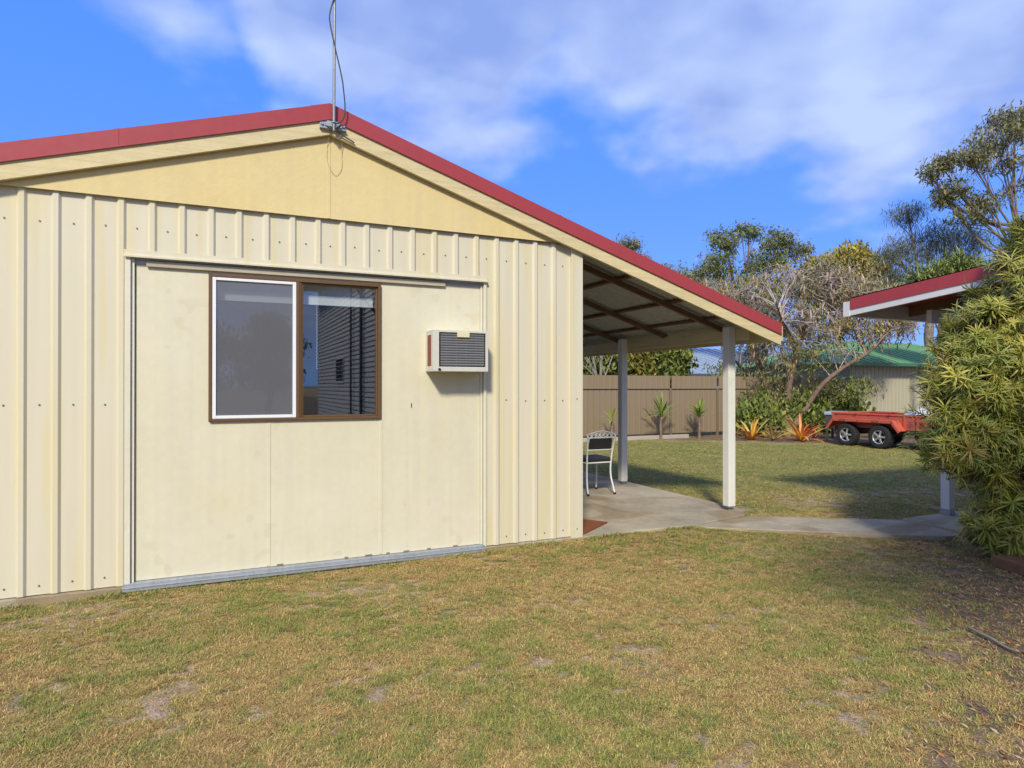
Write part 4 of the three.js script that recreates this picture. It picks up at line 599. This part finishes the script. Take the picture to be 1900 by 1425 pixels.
// trees mirrored in the window, behind the viewer
for (const [x, z, h, lab] of [[-1.2, 24, 4.6, 'bushy tree behind the viewer, mirrored in the left window pane'], [2.3, 30, 5.2, 'bushy tree far behind the viewer, mirrored beside the window mullion'], [-6, 27, 5, 'bushy tree behind the viewer, off to the left']])
  tree('garden_tree', lab, 'trees across the front yard', V(x, -0.05, z), V(x + 0.2, h * 0.4, z), 0.16, [[V(x - 0.9, h * 0.65, z), 1.1, 0.8, 150], [V(x + 0.8, h * 0.7, z + 0.3), 1.1, 0.9, 150], [V(x, h * 0.86, z), 0.9, 0.7, 110], [V(x, h * 0.4, z + 0.5), 1.6, 0.9, 200]], { bark: brownBark, spray: bushySpray, colors: DARKG.concat(OLIVE) });

// ------------------------------------------------------------------ narrow-leaved shrubs on the right
function whorlShrub(label, base, h, lobes, count, seed) {
  const t = thing('whorled_shrub', label, 'shrub', [base.x, base.y, base.z]), keep = rnd; rnd = mulberry(seed);
  const q = mulberry(seed + 1), rosettes = [0, 1, 2].map(() => { const g = []; for (let k = 0; k < 17; k++) g.push(clean(blade(0.105 * (0.7 + 0.6 * q()), 0.0098, 0.5 + 0.8 * q(), 3).rotateX(0.35 + 0.95 * (k / 17) + 0.2 * q()).rotateY(k * 2.4 + q()).translate(0, -0.05 * k / 17, 0))); return mergeGeometries(g); });
  const wood = [], sets = [[], [], []];
  for (let k = 0; k < 9; k++) { const a = k / 9 * 6.28 + rr(-0.3, 0.3), top_ = V(Math.cos(a) * rr(0.2, 0.7), h * rr(0.6, 0.88), Math.sin(a) * rr(0.2, 0.7)), p = curve([V(Math.cos(a) * 0.08, -0.08, Math.sin(a) * 0.08), V(top_.x * 0.6, h * 0.35, top_.z * 0.6), top_], 8); wood.push(rod(p, p.map((v, i) => 0.03 * (1 - 0.75 * i / 8)), 6)); }
  for (let k = 0; k < count; k++) {
    const [lx, ly, lz, rw, rh] = lobes[Math.floor(Math.pow(rnd(), 0.9) * lobes.length)], d = inBall().normalize().multiplyScalar(Math.pow(rnd(), 0.28)), ex = 1 + 0.3 * n3(d.x * 2.5 + lx * 3, d.y * 2.5 + ly * 3, d.z * 2.5), p = V(lx + d.x * rw * ex, Math.max(0.06, ly + d.y * rh * ex), lz + d.z * rw * ex);
    if (n3(p.x * 2.6, p.y * 2.6, p.z * 2.6 + 4) < -0.38) continue;
    const out = d.clone().add(V(0, 0.55, 0)).add(inBall().multiplyScalar(0.5)).normalize(), qn = new THREE.Quaternion().setFromUnitVectors(V(0, 1, 0), out);
    const c = [[0.37, 0.36, 0.06], [0.31, 0.325, 0.055], [0.24, 0.28, 0.05], [0.44, 0.40, 0.075], [0.20, 0.235, 0.05]][Math.floor(rnd() * 5)], kk = rr(0.8, 1.2);
    const dead = rnd() < 0.035 ? [0.46, 0.33, 0.07] : null;
    sets[k % 3].push([p, rr(0.5, 1.4), qn, dead || [c[0] * kk * 1.12, c[1] * kk * 1.12, c[2] * kk]]);
    if (k % 4 === 0) { const b = p.clone().addScaledVector(out, -0.3).add(V(-d.x * 0.1, -0.08, -d.z * 0.1)); wood.push(rod([b, p], [0.007, 0.004], 4)); }
  }
  mesh('branches', wood, brownBark, t);
  const lm = leafMat(0.5, 0.22); sets.forEach((s, i) => scatter('foliage', rosettes[i], lm, s, t));
  rnd = keep;
}
whorlShrub('dense narrow leaved green shrub in front of the patio post', V(6.30, -0.05, 2.19), 2.8, [[0.12, 2.42, 0.05, 0.50, 0.42], [0.3, 2.0, 0.1, 0.62, 0.5], [-0.12, 1.75, -0.05, 0.55, 0.5], [-0.38, 1.55, -0.15, 0.42, 0.38], [-0.42, 1.1, -0.2, 0.42, 0.38], [0.1, 1.25, 0.0, 0.65, 0.55], [0.08, 0.8, 0.05, 0.5, 0.42], [-0.3, 1.05, -0.12, 0.34, 0.25], [0.35, 0.8, 0.2, 0.5, 0.5], [-0.05, 0.3, -0.02, 0.36, 0.28], [0.5, 1.6, 0.35, 0.65, 0.6], [0.45, 2.35, 0.3, 0.5, 0.5], [-0.3, 1.95, -0.1, 0.3, 0.3], [0.25, 2.78, 0.12, 0.34, 0.28]], 7600, 501);
tree('garden_tree', 'small open crowned tree just out of view to the right', 'trees across the front yard', V(3.75, -0.05, 6.9), V(3.2, 2.9, 6.7), 0.09, [[V(2.5, 4.2, 6.6), 0.9, 0.5, 60], [V(3.2, 4.4, 6.2), 0.8, 0.5, 60], [V(1.7, 4.5, 6.9), 0.7, 0.4, 36], [V(3.4, 3.9, 7.2), 0.7, 0.45, 46], [V(2.6, 4.7, 7.4), 0.8, 0.45, 46]], { bark: brownBark, spray: gumSpray, colors: OLIVE });

// ------------------------------------------------------------------ back garden bed
function bromeliad(label, x, z, s, cols, n = 18, cat = 'bromeliad') {
  const t = thing('bromeliad', label, cat, [x, -0.05, z], rr(0, 6), 'bromeliads in the back bed');
  const mats = cols.map((c) => new THREE.MeshPhysicalMaterial({ color: rgb(...c), roughness: 0.45, transmission: 0.15, thickness: 0, side: THREE.DoubleSide }));
  const shapes = [0.5, 0.9, 1.4].map((b) => blade(0.78, 0.075, b, 5));
  for (let k = 0; k < n; k++) { const o = mesh('leaf', shapes[k % 3], mats[Math.floor(rnd() * mats.length)], t, true); o.rotation.order = 'YXZ'; o.rotation.y = k * 2.4 + rr(-0.2, 0.2); o.rotation.x = 0.12 + 0.95 * (k / n) + rr(-0.1, 0.1); o.scale.setScalar(s * rr(0.8, 1.15)); }
}
const ORANGE = [[0.72, 0.24, 0.04], [0.66, 0.13, 0.035], [0.72, 0.38, 0.06], [0.62, 0.42, 0.08]];
bromeliad('large orange bromeliad beside the lean-to post', 13.55, -8.25, 1.0, ORANGE);
bromeliad('large orange bromeliad at the foot of the pod tree near the trailer', 14.5, -7.4, 1.12, ORANGE, 22);
bromeliad('low yellow green bromeliad between the two orange ones', 14.05, -7.95, 0.6, [[0.34, 0.32, 0.07], [0.28, 0.27, 0.08], [0.38, 0.30, 0.12]], 14);
bromeliad('small red bromeliad behind the yellow green one', 14.5, -8.4, 0.6, [[0.40, 0.08, 0.05], [0.32, 0.06, 0.06]], 14);
bromeliad('small red bromeliad nearest the dark tool chest', 15.4, -7.75, 0.6, [[0.42, 0.09, 0.06], [0.34, 0.05, 0.06]], 12);
bromeliad('small red bromeliad in the bed just right of the lean-to post', 13.95, -8.75, 0.55, [[0.40, 0.08, 0.05], [0.45, 0.14, 0.05]], 12);
function palm(label, x, z, h, leafLen, n, cols) {
  const t = thing('young_palm', label, 'palm', [x, -0.05, z], rr(0, 6), 'young palms along the fence');
  mesh('stem', rod([V(0, -0.05, 0), V(0.02, h * 0.5, 0.01), V(0, h, 0)], [0.045, 0.036, 0.032], 7), std(rgb(0.46, 0.36, 0.26), 0.9, { map: barkMap }), t);
  const mats = cols.map((c) => new THREE.MeshPhysicalMaterial({ color: rgb(...c), roughness: 0.5, transmission: 0.2, thickness: 0, side: THREE.DoubleSide })), sh = [0.3, 0.7, 1.1].map((b) => blade(leafLen, 0.06, b, 4));
  for (let k = 0; k < n; k++) { const o = mesh('frond', sh[k % 3], mats[k % mats.length], t, true); o.position.y = h * (0.97 - 0.12 * k / n); o.rotation.order = 'YXZ'; o.rotation.y = k * 2.4; o.rotation.x = 0.05 + 1.35 * (k / n); o.scale.setScalar(rr(0.85, 1.1)); }
}
const LIME = [[0.20, 0.30, 0.035], [0.27, 0.36, 0.05], [0.14, 0.22, 0.03]];
palm('tall young palm against the fence between the two lean-to posts', 11.45, -9.55, 0.75, 0.62, 24, LIME);
palm('short young palm with spreading crown near the white lean-to post', 12.72, -9.45, 0.72, 0.5, 26, LIME);
palm('slim young palm behind the metal chair', 9.75, -9.5, 0.62, 0.4, 10, [[0.30, 0.36, 0.05], [0.36, 0.38, 0.06]]);
palm('spiky green plant behind the middle of the trailer', 17.3, -7.3, 0.25, 0.62, 22, [[0.26, 0.30, 0.10], [0.34, 0.36, 0.14], [0.16, 0.22, 0.05]]);
palm('spiky green plant behind the near end of the trailer', 18.2, -6.4, 0.3, 0.62, 22, [[0.22, 0.30, 0.06], [0.30, 0.36, 0.10], [0.14, 0.2, 0.04]]);
for (const [px, d, lab, n, py] of [[1486, 20.4, 'leafy green shrub at the base of the pod tree', 40, 770], [1405, 19.6, 'sparse leafy shrub against the fence behind the white lean-to post', 30, 772], [1525, 20.8, 'low green shrub behind the tool chest', 36, 775], [1562, 21.2, 'leafy shrub beside the green roofed shed', 34, 758]])
  tree('garden_shrub', lab, 'shrubs in the back bed', ground(px, d), at(px, 790, d), 0.04, [[at(px - 15, py, d), 0.4, 0.32, n], [at(px + 18, py + 8, d), 0.4, 0.28, n], [at(px, py - 22, d), 0.3, 0.25, Math.round(n * 0.4)]], { bark: brownBark, spray: bushySpray, colors: BRIGHT, category: 'shrub' });

// ------------------------------------------------------------------ litter, edging, stick
{
  const e = top('edging_block', new RoundedBoxGeometry(0.62, 0.1, 0.3, 2, 0.015).rotateY(-0.35).translate(6.12, -0.005, 2.42), std(rgb(0.42, 0.24, 0.15), 0.9, { map: concreteMap, bumpMap: grainBump, bumpScale: 0.004 }), 'reddish garden edging block at the right edge of the bed', 'edging block');
  const sp = wobble(V(4.2, -0.03, 2.98), V(4.07, -0.035, 3.32), 4, 0.012);
  top('fallen_stick', rod(curve(sp, 10), curve(sp, 10).map((p, i) => 0.011 - 0.0004 * i), 6), std(rgb(0.42, 0.42, 0.36), 0.9, { map: barkMap }), 'grey fallen stick lying on the grass at lower right', 'stick');
  const chip = spray(1, 0.032, 0.013, 0, false, 91), list = [], twigs = [];
  for (let k = 0; k < 200000 && list.length < 14000; k++) { const x = rr(2.4, 8.2), z = rr(0.9, 5.0), s = soil(x, z); if (rnd() > s.mulch * 0.95 + 0.012) continue; if (x > 6.9 && z < 1.75) continue; list.push([V(x, groundY(x, z) + 0.006, z), rr(0.5, 1.3), [rr(-0.5, 0.5) + 1.57, rr(0, 6.3), rr(-0.5, 0.5)], tint([[0.26, 0.14, 0.07], [0.34, 0.21, 0.11], [0.16, 0.095, 0.055], [0.40, 0.29, 0.19], [0.42, 0.17, 0.05]])]); }
  const lit = scatter('leaf_litter', chip, std(0xffffff, 0.8, { side: THREE.DoubleSide }), list); setUser(lit, 'fallen brown leaf litter over the garden bed', 'leaf litter');
}
// ------------------------------------------------------------------ grass
{
  const q = mulberry(77), tuft = (n, len, wid, lean) => { const g = []; for (let k = 0; k < n; k++) { const b = blade(len * (0.6 + 0.7 * q()), wid, 0.4 + 0.9 * q(), 2).rotateX(lean * (0.3 + 0.9 * q())).rotateY(q() * 6.3).translate((q() - 0.5) * len * 1.2, 0, (q() - 0.5) * len * 1.2); g.push(clean(b)); } return mergeGeometries(g); };
  const kinds = [tuft(11, 0.025, 0.0030, 1.2), tuft(10, 0.021, 0.0036, 1.4), tuft(11, 0.028, 0.0028, 1.05)], sets = [[], [], []], farSet = [];
  const poly = (pts, x, z) => { let c = false; for (let i = 0, j = pts.length - 1; i < pts.length; j = i++) if ((pts[i][1] > z) !== (pts[j][1] > z) && x < (pts[j][0] - pts[i][0]) * (z - pts[i][1]) / (pts[j][1] - pts[i][1]) + pts[i][0]) c = !c; return c; };
  const hard = [[[-3, 0.05], [4.56, 0.05], [5.42, -0.11], [5.69, -0.4], [5.7, -7], [-3, -7]], [[4.585, 0.03], [4.62, 0.17], [5.4, 0.73], [6.46, 1.45], [6.74, 1.47], [6.84, 0.73], [5.46, -0.12]], [[6.83, 0.73], [16, 0.73], [16, 4.4], [8.4, 4.4], [7.4, 1.75], [6.75, 1.51]]];
  const sees = (x, z, m = 0.22) => { const dx = x, dz = z - EYE.z, zc = dx * FWD[0] + dz * FWD[1], xc = dx * RGT[0] + dz * RGT[1]; return zc > 1.9 && Math.abs(xc / zc) < 0.8 + m && zc; };
  for (let k = 0; k < 1700000 && sets[0].length + sets[1].length + sets[2].length < 340000; k++) {
    const x = rr(-3.4, 8), z = rr(-0.2, 5.0), zc = sees(x, z); if (!zc) continue;
    if (hard.some((h) => poly(h, x, z))) continue;
    const s = soil(x, z); if (rnd() < s.bare * 0.93 || rnd() < s.mulch * 0.88) continue;
    const gr = rnd() < s.green * 0.85, c = gr ? tint([[0.25, 0.27, 0.05], [0.34, 0.325, 0.06], [0.18, 0.245, 0.06], [0.40, 0.35, 0.08]]) : tint([[0.54, 0.37, 0.125], [0.46, 0.285, 0.09], [0.62, 0.455, 0.18], [0.45, 0.345, 0.115], [0.35, 0.21, 0.075]]);
    sets[gr && s.green > 0.62 ? 2 : Math.floor(rnd() * 2)].push([V(x, groundY(x, z) - 0.004, z), rr(0.65, 1.25), [rr(-0.15, 0.15), rr(0, 6.3), rr(-0.15, 0.15)], c]);
  }
  for (let k = 0; k < 1500; k++) { const x = rr(-2.6, 4.5), z = 0.05 + Math.abs(rr(-1, 1) * rr(0, 1)) * 0.12; if (x > DX0 && x < 2.15 && z < 0.075) continue; if (fbm2(x * 2.2 + 9, 3.3, 3) < -0.02) continue; sets[2].push([V(x, groundY(x, z) - 0.004, z), rr(1.2, 2.1), [rr(-0.15, 0.15), rr(0, 6.3), rr(-0.15, 0.15)], tint([[0.22, 0.26, 0.05], [0.28, 0.30, 0.06], [0.40, 0.33, 0.10]])]); }
  for (let k = 0; k < 400000 && farSet.length < 90000; k++) {
    const x = rr(4.5, 16.5), z = rr(-9.6, 1.2), zc = sees(x, z); if (!zc) continue; if (hard.some((h) => poly(h, x, z))) continue;
    const s = soil(x, z); if (rnd() < s.bare * 0.9 || rnd() < s.farBed * 0.95) continue;
    const c = rnd() < s.green ? tint([[0.28, 0.29, 0.06], [0.34, 0.33, 0.07], [0.24, 0.26, 0.055]]) : tint([[0.48, 0.38, 0.11], [0.42, 0.33, 0.10]]);
    farSet.push([V(x, groundY(x, z) - 0.004, z), rr(0.9, 1.7), [rr(-0.15, 0.15), rr(0, 6.3), rr(-0.15, 0.15)], c]);
  }
  const gm = leafMat(0.8, 0.15), g = new THREE.Group(); g.name = numbered('grass'); setUser(g, 'short dry patchy grass of the lawn', 'grass', null, 'stuff'); scene.add(g);
  sets.forEach((s, i) => scatter('grass_tufts', kinds[i], gm, s, g));
  scatter('grass_tufts', kinds[0], gm, farSet, g);
}
renderer.render(scene, camera);
